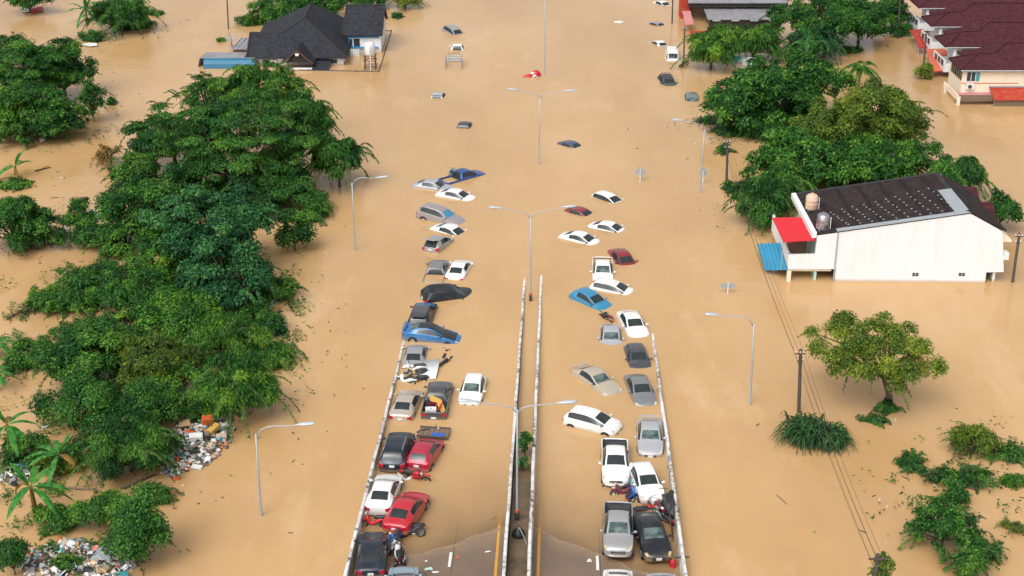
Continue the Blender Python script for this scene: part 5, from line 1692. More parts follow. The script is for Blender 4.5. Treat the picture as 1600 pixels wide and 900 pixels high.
# ------------------------------------------------------------------ row houses, upper right
ez = 4.0
LF = G(1501.5, 108.8, ez)
pn4 = Vector((0, -.50, 1)).normalized()
R1a = on_plane(1529.8, 83.4, LF, pn4); R1b = on_plane(1555, 83.9, LF, pn4); R1b.z = R1a.z; R1b.y = R1a.y
R2a = on_plane(1572.5, 67.5, LF, pn4)
stepv = G(1504.4, 49.3, R1a.z) - G(1529.8, 83.4, R1a.z); stepv.z = 0
names_ = ['nearest cream row house under a maroon tiled hip roof, air conditioner below its window', 'second row house from the front, white balcony above the orange tiled carport', 'third row house from the front, white balcony above the dark curved carport roof', 'farthest row house, its maroon roof cut by the top edge']
for i in range(4):
    o_ = stepv * i
    hh = thing('row_house', names_[i], 'house', (LF.x + o_.x, LF.y + o_.y, 0), group='row houses with maroon tiled roofs')
    A = lambda v: v + o_
    W_ = 9.0
    LB_ = Vector((LF.x, 2 * R1a.y - LF.y, ez)); R2b = Vector((R2a.x + W_, R2a.y, R2a.z)); FR = Vector((R2b.x, LF.y, ez))
    k_ = (ez - R2a.z) / (R1b.z - R2a.z); UF = R2a + (R1b - R2a) * k_; UF.z = ez; UB = Vector((UF.x, 2 * R2a.y - LF.y, ez)); FB = Vector((R2b.x, UB.y, ez))
    rr = roof('roof', 'maroon_tile', hh, [[A(LF), A(FR), A(R2b), A(R2a), A(R1b), A(R1a)], [A(LB_), A(LF), A(R1a)], [A(R1a), A(R1b), A(Vector((UF.x + 1.2, LB_.y, ez))), A(LB_)], [A(R2a), A(UF), A(UB)], [A(UB), A(FB), A(R2b), A(R2a)]], .16)
    ridge('ridge_cap', 'maroon_tile', rr, [(A(R1a), A(R1b)), (A(R1a), A(LF)), (A(R1b), A(R2a)), (A(R2a), A(R2b)), (A(R1a), A(LB_))], .10, origin=hh.location)
    x0 = LF.x + .45 + o_.x; y0 = LF.y + .5 + o_.y
    mb = MB()
    mb.tube([A(LF) + Vector((0, -.06, -.12)), A(FR) + Vector((0, -.06, -.12))], .07, 6); bw(mb, 'gutter', 'flashing', rr, origin=hh.location)
    if i == 0:
        wbox('wall', 'cream_wall', hh, x0, x0 + 11, y0, y0 + 5.2, -1, ez - .02)
        a, b = on_y(1510, 121, y0), on_y(1531, 121, y0)
        w_ = wbox('window', 'white_plastic', hh, a.x, b.x, y0 - .06, y0 + .05, ez - 1.55, ez - .35)
        wd = (b.x - a.x)
        for k, m__ in ((0, 'window_glass'), (1, 'window_glass'), (2, 'teal_plastic')):
            wbox('pane', m__, w_, a.x + wd * (k / 3 + .03), a.x + wd * ((k + 1) / 3 - .03), y0 - .09, y0 - .05, ez - 1.47, ez - .43, origin=hh.location)
        wbox('string_course', 'orange_tile', hh, x0 - .03, b.x + 4.5, y0 - .05, y0 - .003, ez - 1.78, ez - 1.70)
        a = on_y(1514, 134, y0)
        ac = wbox('air_conditioner', 'white_plastic', hh, a.x - .4, a.x + .5, y0 - .4, y0 - .05, a.z - .32, a.z + .32, .03)
        mb = MB(); mb.lathe([(.24, 0), (.24, .02)], 16, Matrix.Translation((a.x, y0 - .405, a.z)) @ Matrix.Rotation(math.pi / 2, 4, 'X')); bw(mb, 'fan_grille', 'steel_dark', ac, origin=hh.location)
        for k in range(6):
            yy = y0 + .3 + k * .72
            wbox('side_window', 'window_glass', hh, x0 - .05, x0 + .02, yy, yy + .5, ez - 1.5, ez - .4)
        zd = 1.15
        wbox('balcony_floor', 'pink_sheet', hh, x0 - .55, x0 + 4.0, y0 - 1.15, y0 - .01, zd - .10, zd)
        wbox('balcony_wall', 'brown_wall', hh, x0 - .55, x0 + 4.0, y0 - 1.28, y0 - 1.16, zd - .62, zd + .05)
        wbox('balcony_side', 'cream_wall', hh, x0 - .68, x0 - .56, y0 - 1.28, y0 + 4.5, zd - .62, zd + .05)
        for xx, yy in ((x0 - .5, y0 - 1.2), (x0 + 3.8, y0 - 1.2), (x0 - .6, y0 + 3.8)):
            wbox('column', 'cream_wall', hh, xx - .16, xx + .16, yy - .14, yy + .18, -1, zd - .12)
        e0, e1_ = G(1526, 157, .95), G(1625, 160, .95)
        mb = MB(); mb.slab([(x0 + 3.3, y0 - .02, 1.75), (x0 + 13, y0 - .02, 1.75), (x0 + 13, y0 - 2.0, .85), (x0 + 3.3, y0 - 2.0, .85)], .08); bw(mb, 'rusty_roof', 'rusty_red', hh)
        wbox('shed_wall', 'brown_wall', hh, x0 + 3.5, x0 + 13, y0 - 1.75, y0 - 1.6, -1, .86)
        wbox('flashing', 'flashing', hh, x0 + 3.2, x0 + 13, y0 - .09, y0 - .012, 1.78, 1.95)
    else:
        wbox('wall', 'white_wall', hh, x0 + 1.6, x0 + 11, y0 + .1, y0 + 5.2, -1, ez - .02)
        # balcony with white parapet, pier and dark opening
        zf = 1.5
        wbox('balcony_parapet', 'white_wall', hh, x0 - .1, x0 + 2.8, y0 - .25, y0 - .10, zf - .75, zf + .30)
        wbox('balcony_side', 'white_wall', hh, x0 - .25, x0 - .11, y0 - .25, y0 + 4.6, zf - .75, zf + .75)
        wbox('balcony_floor', 'white_wall', hh, x0 - .1, x0 + 1.58, y0 - .09, y0 + 4.6, zf - .2, zf - .05)
        wbox('pier', 'white_wall', hh, x0 + .7, x0 + 1.05, y0 - .2, y0 + .1, zf + .31, ez - .02)
        w_ = wbox('window', 'white_plastic', hh, x0 + 1.7, x0 + 3.0, y0 + .03, y0 + .12, ez - 1.9, ez - .4)
        wbox('pane', 'window_glass', w_, x0 + 1.8, x0 + 2.9, y0 + .0, y0 + .04, ez - 1.8, ez - .5, origin=hh.location)
        wbox('doorway', 'bed_liner', hh, x0 + 3.2, x0 + 4.0, y0 + .05, y0 + .14, ez - 2.1, ez - .3)
        for k in range(3):
            wbox('rail_panel', 'window_glass', hh, x0 - .29, x0 - .24, y0 + .2 + k * 1.4, y0 + 1.2 + k * 1.4, zf - .1, zf + .6)

def canopy(label, pts, z0, z1, material, ribs=9, posts=True):
    """pts: back-left, back-right, front-right, front-left in pixels"""
    q = [G(*pts[0], z1), G(*pts[1], z1), G(*pts[2], z0), G(*pts[3], z0)]
    root = thing('carport', label, 'carport', (q[3].x, q[3].y, 0), group='carports of the row houses')
    mb = MB(); n = 6
    for i in range(n):
        a, b = i / n, (i + 1) / n
        bulge = lambda u: Vector((0, 0, .35 * math.sin(u * math.pi * .9)))
        mb.slab([q[0].lerp(q[3], a) + bulge(a), q[1].lerp(q[2], a) + bulge(a), q[1].lerp(q[2], b) + bulge(b), q[0].lerp(q[3], b) + bulge(b)], .06)
    bw(mb, 'roof_sheet', material, root)
    for c in (q[2], q[3]):
        mb = MB(); mb.tube([(c.x, c.y + .2, -1), (c.x, c.y + .2, c.z)], .06, 6); bw(mb, 'post', 'flashing', root)
    return root
canopy('orange tiled carport roof in front of the second row house', [(1446, 76), (1476, 76), (1498, 110), (1455, 113)], .75, 1.4, 'orange_tile')
canopy('dark maroon curved carport roof beyond the orange one', [(1420, 47), (1441, 45), (1455, 74), (1436, 77)], .8, 1.4, 'rusty_red')
canopy('grey curved carport roof at the top of the row', [(1412, 26), (1432, 24), (1440, 44), (1420, 47)], .8, 1.4, 'grey_sheet')

# ------------------------------------------------------------------ long market shed at the top
z_ = 3.0
f0, f1 = G(1076, 4, z_), G(1232, 4, z_); f1.y = f0.y
h_ = thing('market_shed', 'long open shed with two grey metal roofs behind the right hand trees', 'shed', (f0.x, f0.y, 0))
mb = MB(); mb.slab([f0, f1, f1 + Vector((0, 9, 1.8)), f0 + Vector((0, 9, 1.8))], .12); bw(mb, 'upper_roof', 'grey_sheet', h_)
wbox('fascia', 'dark_slate', h_, f0.x, f1.x, f0.y + .25, f0.y + .4, z_ - .7, z_ - .1)
wbox('back_wall', 'brown_wall', h_, f0.x + .4, f1.x, f0.y + 4, f0.y + 4.2, -1, z_ + .6)
g0_, g1_ = G(1106, 30, 1.6), G(1222, 30, 1.6)
mb = MB(); mb.slab([(g0_.x, g0_.y, 1.6), (g1_.x, g0_.y, 1.6), (g1_.x, g0_.y + 4.6, 2.0), (g0_.x, g0_.y + 4.6, 2.0)], .10); lr = bw(mb, 'lower_roof', 'grey_sheet', h_)
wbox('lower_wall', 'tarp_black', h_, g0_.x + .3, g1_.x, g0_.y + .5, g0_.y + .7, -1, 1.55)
for k in range(7):
    x = g0_.x + .5 + k * 1.75
    mb = MB(); mb.tube([(x, f0.y + .3, -1), (x, f0.y + .3, z_ - .6)], .06, 6); bw(mb, 'post', 'steel_dark', h_)
mb = MB()
for k in range(4):
    x = g0_.x + 1.2 + k * 2.6
    mb.box((x, g0_.y - .12, 1.45), (1.1, .05, .22))
bw(mb, 'sign_board', 'flashing', h_)
h_ = thing('red_annex', 'red walled annex with a sloping pink roof at the left end of the long shed', 'annex', G(1078, 38, 0))
pa = [G(1066, 17, 1.9), G(1079, 17, 1.9), G(1084, 37.5, 1.2), G(1071, 38, 1.2)]
mb = MB(); mb.slab(pa, .1); bw(mb, 'roof_sheet', 'pink_sheet', h_)
q0, q1 = G(1064, 17, 1.2), G(1078, 17, 1.2)
wbox('wall', 'rusty_red', h_, q0.x, q1.x, q0.y + .3, q0.y + 3, -1, 3.0)
wbox('low_wall', 'rusty_red', h_, pa[3].x + .6, pa[3].x + 2.8, pa[3].y - 1.0, pa[3].y - .8, -.5, .5)
h_ = thing('white_shed', 'white shed front between the red annex and the long shed', 'shed', G(1085, 20, 0))
q0, q1 = G(1080, 20, .5), G(1091, 20, .5)
wbox('wall', 'corrugated_white', h_, q0.x, q1.x, q0.y, q0.y + 2, -1, 1.4)
wbox('roof_edge', 'grey_sheet', h_, q0.x - .1, q1.x + .1, q0.y - .15, q0.y + 2.1, 1.41, 1.52)
# collapsed stall with a banner
h_ = thing('market_stall', 'collapsed stall with a pale blue printed banner under the small right hand tree', 'stall', G(1168, 100, 0))
pa = [G(1146, 88, .9), G(1184, 90, 1.0), G(1183, 95, .6), G(1148, 95.5, .5)]
mb = MB(); mb.slab(pa, .05); bw(mb, 'canopy', 'corrugated_white', h_)
mb = MB(); mb.slab([G(1145, 87.5, .95), G(1160, 89, .98), G(1158, 95, .56), G(1147, 95.5, .52)], .04); o = bw(mb, 'banner', 'teal_plastic', h_); o.location.z += .03
mb = MB(); mb.slab([G(1160, 96, .55), G(1176, 97, .5), G(1174, 101.5, .1), G(1160, 101.5, .08)], .05); bw(mb, 'striped_sheet', 'corrugated_white', h_)
for q in (pa[2], pa[3]):
    mb = MB(); mb.tube([(q.x, q.y, -1), q], .05, 6); bw(mb, 'leg', 'steel_dark', h_)

# ------------------------------------------------------------------ far debris
p = G(708.8, 103, 0)
h_ = thing('cargo_cage', 'grey steel cargo cage frame of a sunken truck, left carriageway far end', 'cargo cage', p, (0, 0, 0))
mb = MB()
for sx in (-1.0, 1.0):
    for y in (-1.6, -.5, .6, 1.7): mb.tube([(sx, y, -.8), (sx, y, 1.15)], .05, 6)
    for z in (.25, .7, 1.15): mb.tube([(sx, -1.6, z), (sx, 1.7, z)], .045, 6)
mb.build('side_rail', 'galvanised', h_)
mb = MB()
for z in (.25, .6, .9): mb.tube([(-1.0, 1.7, z), (1.0, 1.7, z)], .05, 6)
mb.box((0, 1.72, .5), (1.5, .08, .5)); mb.build('front_rail', 'flashing', h_)
mb = MB()
for x in (-.6, -.2, .2, .6): mb.tube([(x - .15, 1.7, .9), (x, 1.75, 1.35), (x + .15, 1.7, .9)], .03, 5)
mb.build('hoop', 'rust', h_)
p = G(833, 119, 0)
h_ = thing('red_wreck', 'bright red overturned wreck floating beside the tall lamp post', 'wreck', p, (0, 0, math.radians(12))); h_.scale = (.72, .72, .72)
mb = MB(); mb.ellipsoid((.55, .1, .15), (.85, .62, .85), 18, 12); mb.ellipsoid((-.75, -.1, .02), (.85, .45, .42), 14, 8); mb.tube([(-1.2, -.1, .1), (-2.0, -.1, .0)], [.2, .05], 8)
mb.build('shell', 'red_plastic', h_, True)
mb = MB(); mb.ellipsoid((.15, -.62, .02), (.42, .25, .38), 12, 8); mb.ellipsoid((-.15, -.2, .55), (.35, .3, .22), 12, 8); mb.build('white_panel', 'white_plastic', h_, True)
mb = MB(); mb.ellipsoid((.12, -.84, .02), (.2, .08, .16), 10, 6); mb.build('dark_opening', 'black_plastic', h_, True)
def floating_sheet(label, pxs, material, z=.06, name='sheet', cat='debris'):
    q = [G(x, y, z) for x, y in pxs]
    mb = MB(); mb.slab(q, .06)
    c = sum(q, Vector()) / len(q)
    root = thing(name, label, cat, c)
    bw(mb, 'panel', material, root, bevel=.01)
    return root
floating_sheet('white sheet afloat between the big left tree clump and the palm like plants', [(127, 69), (139, 66.5), (151, 67), (152, 71), (140, 72)], 'white_plastic', .2, 'floating_sheet')
floating_sheet('red hull shape under the far tree at the top left corner', [(46, 14), (66, 9.5), (68, 14), (50, 19)], 'red_sheet', .3, 'red_canopy', 'canopy')
floating_sheet('pale grey sheet beside the red canopy under the far left tree', [(33, 12), (46, 11), (47, 17), (36, 18)], 'corrugated_white', .25, 'floating_sheet')
def log(label, pts, r, material='bark'):
    q = [G(x, y, z) for x, y, z in pts]
    root = thing('driftwood', label, 'driftwood', q[0], group='driftwood afloat in the flood')
    mb = MB(); mb.tube(q, [r * (1 - .5 * i / (len(q) - 1)) for i in range(len(q))], 7); bw(mb, 'trunk', material, root, True)
    if len(q) > 2:
        m_ = q[len(q) // 2]; mb = MB(); mb.tube([m_, m_ + Vector((.5, .5, .25))], [r * .6, r * .2], 6); bw(mb, 'branch_stub', material, root)
    return root
log('dark driftwood log between the bushes at the lower right', [(1501, 724, .2), (1525, 731, .25), (1554, 742, .1)], .12)
log('dark driftwood branch under the lower right bush', [(1505, 757, .1), (1520, 763, .1), (1529, 767, .05)], .09)
log('long dark branches floating left of the rubbish pile', [(190, 764, .1), (215, 752, .15), (243, 741, .1)], .11)
log('thin dark branch below the rubbish pile', [(205, 767, .08), (232, 760, .1), (252, 754, .08)], .08)
log('pale driftwood stem floating behind the banana plants', [(105, 762, .08), (130, 764, .1), (152, 765, .08)], .07, 'pale_bark')
log('reddish driftwood trunk at the left edge of the middle bushes', [(10, 497, .15), (28, 489, .2), (46, 484, .2)], .12, 'rust')
log('dark floating log near the left edge banana plant', [(55, 267, .1), (66, 264, .1), (79, 261, .1)], .10)
log('driftwood mat at the foot of the pole by the box van', [(1062, 104, .1), (1070, 98, .4), (1076, 94, .2)], .22)

# ------------------------------------------------------------------ vegetation
def nrmz(a):
    return a / np.maximum(np.linalg.norm(a, axis=1, keepdims=True), 1e-6)

def leaves_mesh(name, material, P, D, N, L, Wd, tint, fold=0.0):
    """one diamond shaped leaf per row: base P, direction D, normal N, length L, width Wd"""
    n = len(P)
    D = nrmz(D); N = nrmz(N - D * np.sum(N * D, axis=1, keepdims=True)); Sd = np.cross(N, D)
    L = L[:, None]; Wd = Wd[:, None]
    a = P
    b = P + D * L * .45 + Sd * Wd * .5 - N * Wd * fold
    c = P + D * L - N * L * .12
    d = P + D * L * .45 - Sd * Wd * .5 - N * Wd * fold
    V = np.stack([a, b, c, d], axis=1).reshape(-1, 3)
    me = bpy.data.meshes.new(name)
    me.vertices.add(4 * n); me.loops.add(4 * n); me.polygons.add(n)
    me.vertices.foreach_set('co', V.astype(np.float32).ravel())
    me.loops.foreach_set('vertex_index', np.arange(4 * n, dtype=np.int32))
    me.polygons.foreach_set('loop_start', np.arange(0, 4 * n, 4, dtype=np.int32))
    me.polygons.foreach_set('loop_total', np.full(n, 4, dtype=np.int32))
    me.update(calc_edges=True)
    at = me.attributes.new('tint', 'FLOAT', 'FACE')
    at.data.foreach_set('value', np.clip(tint, 0, 1).astype(np.float32))
    me.materials.append(MATS[material])
    return me

STY = dict(
    round=dict(L=.30, W=.17, rc=.90, flat=.75, droop=.25, shoots=10, sl=1.6, dens=1.0),
    layer=dict(L=.28, W=.13, rc=1.05, flat=.38, droop=.45, shoots=16, sl=2.2, dens=1.15),
    feather=dict(L=.42, W=.10, rc=.85, flat=.8, droop=.8, shoots=34, sl=2.3, dens=1.05),
    big=dict(L=.40, W=.24, rc=.95, flat=.7, droop=.35, shoots=8, sl=1.5, dens=1.0),
    bush=dict(L=.26, W=.15, rc=.62, flat=.8, droop=.3, shoots=26, sl=1.2, dens=.72),
    twiggy=dict(L=.30, W=.14, rc=.50, flat=.7, droop=.25, shoots=44, sl=1.5, dens=.42),
    sparse=dict(L=.27, W=.14, rc=.55, flat=.8, droop=.3, shoots=40, sl=1.8, dens=.45),
    open=dict(L=.28, W=.17, rc=.70, flat=.75, droop=.3, shoots=16, sl=1.3, dens=.62),
)
USED_TINT = {}

def plant(label, style, leaf, cx, cy, wpx, hpx, lift=0.0, name='tree', cat=None, group='trees standing in the flood', dens=1.0, deep=1.0, tintb=0.0, trunk=True, bark='bark', trunk_at=None):
    S_ = STY[style]
    z = max(0.2, lift + 1.5)
    for _ in range(6):
        C = G(cx, cy, z)
        depth = (C - CP).dot(Vector((0, math.cos(PITCH), -math.sin(PITCH))))
        s = FPX / depth
        al = math.asin((CAM_H - z) / (C - CP).length)
        rx = wpx / s
        ry = rx * deep
        hh = hpx / s
        if ry * math.sin(al) > .75 * hh: ry = .75 * hh / math.sin(al)
        rz = math.sqrt(max(hh * hh - (ry * math.sin(al)) ** 2, .02)) / math.cos(al)
        z = lift + rz
    C = np.array(C)
    lsc = float(np.clip(15.5 / s, .66, 1.0))
    LF_, WF_ = S_['L'] * lsc, S_['W'] * lsc
    rc = min(S_['rc'], .55 * min(rx, max(rz, .4)) + .12)
    surf = 4 * math.pi * ((rx * ry) ** 1.6 / 3 + (rx * rz) ** 1.6 / 3 + (ry * rz) ** 1.6 / 3) ** (1 / 1.6)
    ncl = int(np.clip((.75 if style == 'open' else 1.25) * surf / (math.pi * rc * rc), 6, 320))
    d = nrmz(rng.normal(size=(ncl * 3, 3)))
    d = d[(d[:, 2] > -.55)][:ncl]; ncl = len(d)
    fr = rng.uniform(.35, 1.0, ncl) ** .6
    ph = rng.uniform(0, 6.28, 6)
    lobe = 1 + .20 * np.sin(3 * d[:, 0] + ph[0]) * np.cos(3.5 * d[:, 1] + ph[1]) + .16 * np.sin(5 * d[:, 2] + 4 * d[:, 0] + ph[2]) + .10 * np.sin(9 * d[:, 1] + ph[3])
    fr = fr * np.clip(lobe, .6, 1.28)
    ctr = C + d * fr[:, None] * np.array([max(rx - rc * .6, rx * .5), max(ry - rc * .6, ry * .5), max(rz - rc * .5, rz * .5)])
    keep = ctr[:, 2] > -.15
    ctr, d, fr = ctr[keep], d[keep], fr[keep]; ncl = len(ctr)
    rcs = rc * rng.uniform(.40, 1.25, ncl)
    ct = rng.normal(.42 + tintb, .20, ncl)
    area = math.pi * wpx * hpx
    NL = int(np.clip(area * dens * S_['dens'] * 26.0 / (LF_ * WF_ * s * s), 120, 90000))
    w = rcs ** 2; w /= w.sum()
    own = rng.choice(ncl, NL, p=w)
    g = rng.normal(size=(NL, 3))
    dirs = nrmz(nrmz(g) + .55 * d[own] + np.array([0, 0, .45]))
    pos = ctr[own] + dirs * (rcs[own] * rng.uniform(.40, 1.22, NL))[:, None] * np.array([1, 1, S_['flat']])
    nor = nrmz(dirs * .6 + np.array([0, 0, .6]) + rng.normal(size=(NL, 3)) * .38)
    ld = rng.normal(size=(NL, 3)) * .6 + dirs * .6
    ld = ld - nor * np.sum(ld * nor, axis=1, keepdims=True)
    ld = nrmz(ld) + np.array([0, 0, -S_['droop']])
    Ls = LF_ * rng.uniform(.6, 1.35, NL); Ws = WF_ * rng.uniform(.6, 1.3, NL)
    ti = ct[own] + rng.normal(0, .24, NL)
    PP, DD, NN, LL, WW, TT = [pos], [ld], [nor], [Ls], [Ws], [ti]
    # shoots reaching out of the crown
    twigs = []
    nsh = int(S_['shoots'] * 1.9 * np.clip(rx / 3.5, .5, 2.4))
    for k in range(nsh):
        i = rng.integers(ncl)
        st_ = ctr[i] + d[i] * rcs[i] * .3
        dd = d[i] * np.array([1, 1, .6]) + rng.normal(size=3) * .35 + np.array([0, 0, .35])
        dd /= np.linalg.norm(dd)
        ln = S_['sl'] * rng.uniform(.5, 1.15) * min(1.2, .35 + rx / 4)
        m = 7
        pts = []
        for j in range(m):
            u = j / (m - 1)
            pts.append(st_ + dd * ln * u + np.array([0, 0, -1]) * ln * .45 * u * u * (1 + S_['droop']))
        twigs.append(pts)
        nl = int(26 * ln * (.6 if style == 'sparse' else 1.0)) + 6
        u = rng.uniform(.15, 1, nl)
        idx = np.minimum((u * (m - 1)).astype(int), m - 2); fr2 = u * (m - 1) - idx
        pa = np.array(pts)
        q = pa[idx] * (1 - fr2[:, None]) + pa[idx + 1] * fr2[:, None]
        tang = nrmz(pa[idx + 1] - pa[idx])
        side = nrmz(np.cross(tang, np.array([0, 0, 1.0])) + 1e-3)
        sg = rng.choice([-1, 1], nl)[:, None]
        PP.append(q); DD.append(tang * .6 + side * sg * .9 + rng.normal(size=(nl, 3)) * .2 + np.array([0, 0, -S_['droop'] * .5]))
        NN.append(np.tile([0, 0, 1.0], (nl, 1)) + rng.normal(size=(nl, 3)) * .35)
        LL.append(LF_ * rng.uniform(.6, 1.1, nl)); WW.append(WF_ * rng.uniform(.6, 1.1, nl)); TT.append(np.full(nl, ct[i] + .08) + rng.normal(0, .12, nl))
    P = np.concatenate(PP); D = np.concatenate(DD); N = np.concatenate(NN); L = np.concatenate(LL); Wd = np.concatenate(WW); T = np.concatenate(TT)
    ok = P[:, 2] > -.1
    P, D, N, L, Wd, T = P[ok], D[ok], N[ok], L[ok], Wd[ok], T[ok]
    if trunk_at is not None:
        b = G(*trunk_at, 0); base = Vector((b.x, b.y, 0))
    else:
        base = Vector((C[0], C[1] + ry * .05, 0))
    root = thing(name, label, cat or ('bush' if name == 'bush' else 'tree'), base, group=group)
    me = leaves_mesh('crown', leaf, P - np.array(base), D, N, L, Wd, T, .05)
    link('crown' if name != 'bush' else 'foliage', me, root)
    # trunk and limbs
    if trunk:
        mb = MB()
        tr = float(np.clip(rx * .055, .05, .42))
        top = Vector(C) + Vector((0, 0, rz * .15))
        fork = base.lerp(top, .42 if lift > 1 else .25); fork.z = max(fork.z, .2)
        mb.tube([base + Vector((0, 0, -1)), base.lerp(fork, .5) + Vector((.1 * tr, 0, 0)), fork], [tr * 1.25, tr * 1.05, tr * .85], 8)
        nb_ = int(np.clip(ncl * .4, 4, 16))
        for i in rng.choice(ncl, min(nb_, ncl), replace=False):
            e = Vector(ctr[i]); mid = fork.lerp(e, .5); mid.z += .12 * (e - fork).length
            mb.tube([fork, mid, e], [tr * .6, tr * .35, tr * .10], 6, cap=False)
        for pts in twigs:
            mb.tube([fork] + [Vector(p) for p in pts[::2]], [.045, .035, .028, .02, .01][:len(pts[::2]) + 1], 4, cap=False)
        bw(mb, 'trunk' if name != 'bush' else 'stems', bark, root, True)
    return root

P_ = plant
GL = 'trees on the flooded left bank'
GR = 'trees on the flooded right bank'
GBU = 'bushes poking out of the flood'
# far left
P_('dark spreading tree over the red canopy at the top left corner', 'round', 'leaf_deep', 44, -2, 32, 17, .6, group=GL)
P_('large deep green tree at the upper left edge', 'layer', 'leaf_deep', 38, 112, 66, 52, 0, group=GL, deep=1.0)
P_('dense rounded tree right of the large upper left one, facing the channel', 'round', 'leaf_deep', 96, 108, 46, 46, 0, group=GL)
P_('yellowish green tree in front of the upper left clump', 'round', 'leaf_bright', 30, 172, 62, 44, 0, group=GL)
P_('low dark tree at the waterline of the upper left clump', 'bush', 'leaf_deep', 92, 186, 46, 34, 0, group=GL)
P_('sparse twiggy tree leaning out of the upper left clump over the water', 'sparse', 'leaf_deep', 142, 150, 20, 30, .8, group=GL)
P_('thin feathery tree with bare twigs behind the upper left clump', 'sparse', 'leaf_deep', 22, 72, 34, 20, 1.0, group=GL)
P_('small shrub with a dark ball of leaves alone in the left channel', 'bush', 'leaf_deep', 174, 158, 7, 7, -.2, name='bush', group=GBU)
P_('flat dark shrub behind the white floating sheet', 'bush', 'leaf_deep', 146, 57, 22, 10, -.3, name='bush', group=GBU)
P_('drooping narrow leaved shrub right of the top left palm', 'feather', 'leaf_deep', 188, 22, 46, 27, .2, name='bush', group=GBU)
P_('low shrub strip below the drooping narrow leaved shrub', 'bush', 'leaf_deep', 208, 40, 34, 8, -.3, name='bush', group=GBU)
P_('tiny shrub tip in the water right of the top left shrubs', 'sparse', 'leaf_deep', 243, 20, 12, 5, -.2, name='bush', group=GBU)
# behind the slate house
P_('dark bushy tree behind the left gable of the slate roofed house', 'round', 'leaf_deep', 440, 14, 46, 24, .2, group=GL)
P_('dark tree behind the ridge of the slate roofed house', 'round', 'leaf_deep', 510, 6, 40, 22, .3, group=GL)
P_('low bright shrub by the pole left of the slate roofed house', 'bush', 'leaf_bright', 392, 31, 24, 9, -.2, name='bush', group=GBU)
P_('dark tree cut by the top edge beyond the small white house', 'round', 'leaf_deep', 575, -4, 40, 14, .3, group=GL)
P_('ragged half drowned tree right of the small white house', 'sparse', 'leaf_olive', 632, -1, 28, 13, .2, group=GL)
P_('floating green tuft beside the small white house', 'bush', 'leaf_deep', 621, 25, 9, 6, -.3, name='bush', group=GBU)
P_('tiny green tuft left of the satellite dish', 'bush', 'leaf_bright', 345, 62, 6, 4, -.15, name='bush', group=GBU)
# the big left clump
P_('great rain tree with layered dark crown, largest tree of the left bank', 'layer', 'leaf_deep', 370, 226, 128, 88, .1, group=GL, deep=.9, dens=1.1, tintb=.03)
P_('feathery light green tree rising behind the great rain tree', 'feather', 'leaf_bright', 408, 142, 66, 46, 3.0, group=GL)
P_('thin twiggy tree at the upper left of the great rain tree', 'sparse', 'leaf_deep', 322, 150, 38, 34, 3.0, group=GL)
P_('drooping dark tree with a pointed top right of the feathery one', 'feather', 'leaf_deep', 486, 182, 34, 48, 2.0, group=GL)
P_('drooping bamboo like tree at the right tip of the left bank', 'feather', 'leaf_deep', 528, 246, 42, 40, .6, group=GL, tintb=.06)
P_('spreading tree at the left shoulder of the great rain tree', 'layer', 'leaf_deep', 268, 208, 62, 46, .8, group=GL)
P_('ragged narrow crowned tree at the left end of the rain tree', 'sparse', 'leaf_bright', 212, 268, 40, 34, .6, group=GL, dens=1.6)
P_('dark tree below the left end of the rain tree', 'round', 'leaf_deep', 222, 322, 66, 50, .5, group=GL)
P_('blue green broadleaf tree in front of the great rain tree', 'big', 'leaf_blue', 322, 352, 92, 62, 1.5, group=GL, dens=1.1, tintb=.05)
P_('broad dark tree under the right side of the rain tree', 'layer', 'leaf_deep', 430, 288, 76, 40, .2, group=GL)
P_('blue green leafy tree below the broadleaf tree', 'big', 'leaf_blue', 356, 424, 78, 56, .4, group=GL)
P_('bushy tree filling the left foot of the broadleaf tree', 'bush', 'leaf_bright', 262, 400, 62, 48, 0, group=GL)
P_('small slender tree standing at the water by the single lamp', 'round', 'leaf_deep', 459, 358, 25, 32, .2, group=GL)
P_('low round shrub below the bamboo like tree', 'feather', 'leaf_bright', 492, 328, 24, 18, -.2, name='bush', group=GBU)
P_('small bushy tree alone in the channel, left of the rain tree', 'bush', 'leaf_deep', 126, 340, 23, 34, -.1, group=GL)
P_('dark bush on the muddy spit left of the rain tree', 'bush', 'leaf_deep', 146, 366, 34, 24, -.1, name='bush', group=GBU)
P_('twiggy pale shrub in the channel above the muddy spit', 'sparse', 'leaf_dry', 168, 240, 18, 14, .1, name='bush', group=GBU, dens=.6)
# left edge, middle
P_('dense dark tree at the left edge, middle height', 'round', 'leaf_deep', 18, 346, 52, 44, 0, group=GL)
P_('low spreading bush right of the dense left edge tree', 'bush', 'leaf_deep', 66, 360, 40, 30, -.2, name='bush', group=GBU)
P_('flat green mat of leaves at the foot of the upper left edge banana', 'bush', 'leaf_bright', 24, 288, 28, 10, -.2, name='bush', group=GBU)
# lower left thicket
P_('long low thicket bush reaching left into the channel', 'bush', 'leaf_bright', 104, 466, 72, 26, -.2, name='bush', group=GBU)
P_('tall bush above the long low thicket', 'bush', 'leaf_deep', 148, 438, 62, 32, 0, name='bush', group=GBU)
P_('dark bush at the top of the lower left thicket', 'bush', 'leaf_deep', 214, 452, 62, 40, 0, name='bush', group=GBU)
P_('wide leafy bush in the middle of the lower left thicket', 'round', 'leaf_bright', 276, 486, 82, 44, 0, name='bush', group=GBU)
P_('low bright bush at the right tip, below the broadleaf trees', 'bush', 'leaf_bright', 428, 452, 42, 20, -.2, name='bush', group=GBU)
P_('small isolated bush off the right side of the thicket', 'bush', 'leaf_deep', 424, 506, 24, 20, -.3, name='bush', group=GBU)
P_('big dark bush at the left of the lower thicket', 'round', 'leaf_deep', 146, 558, 84, 56, 0, name='bush', group=GBU, tintb=-.04)
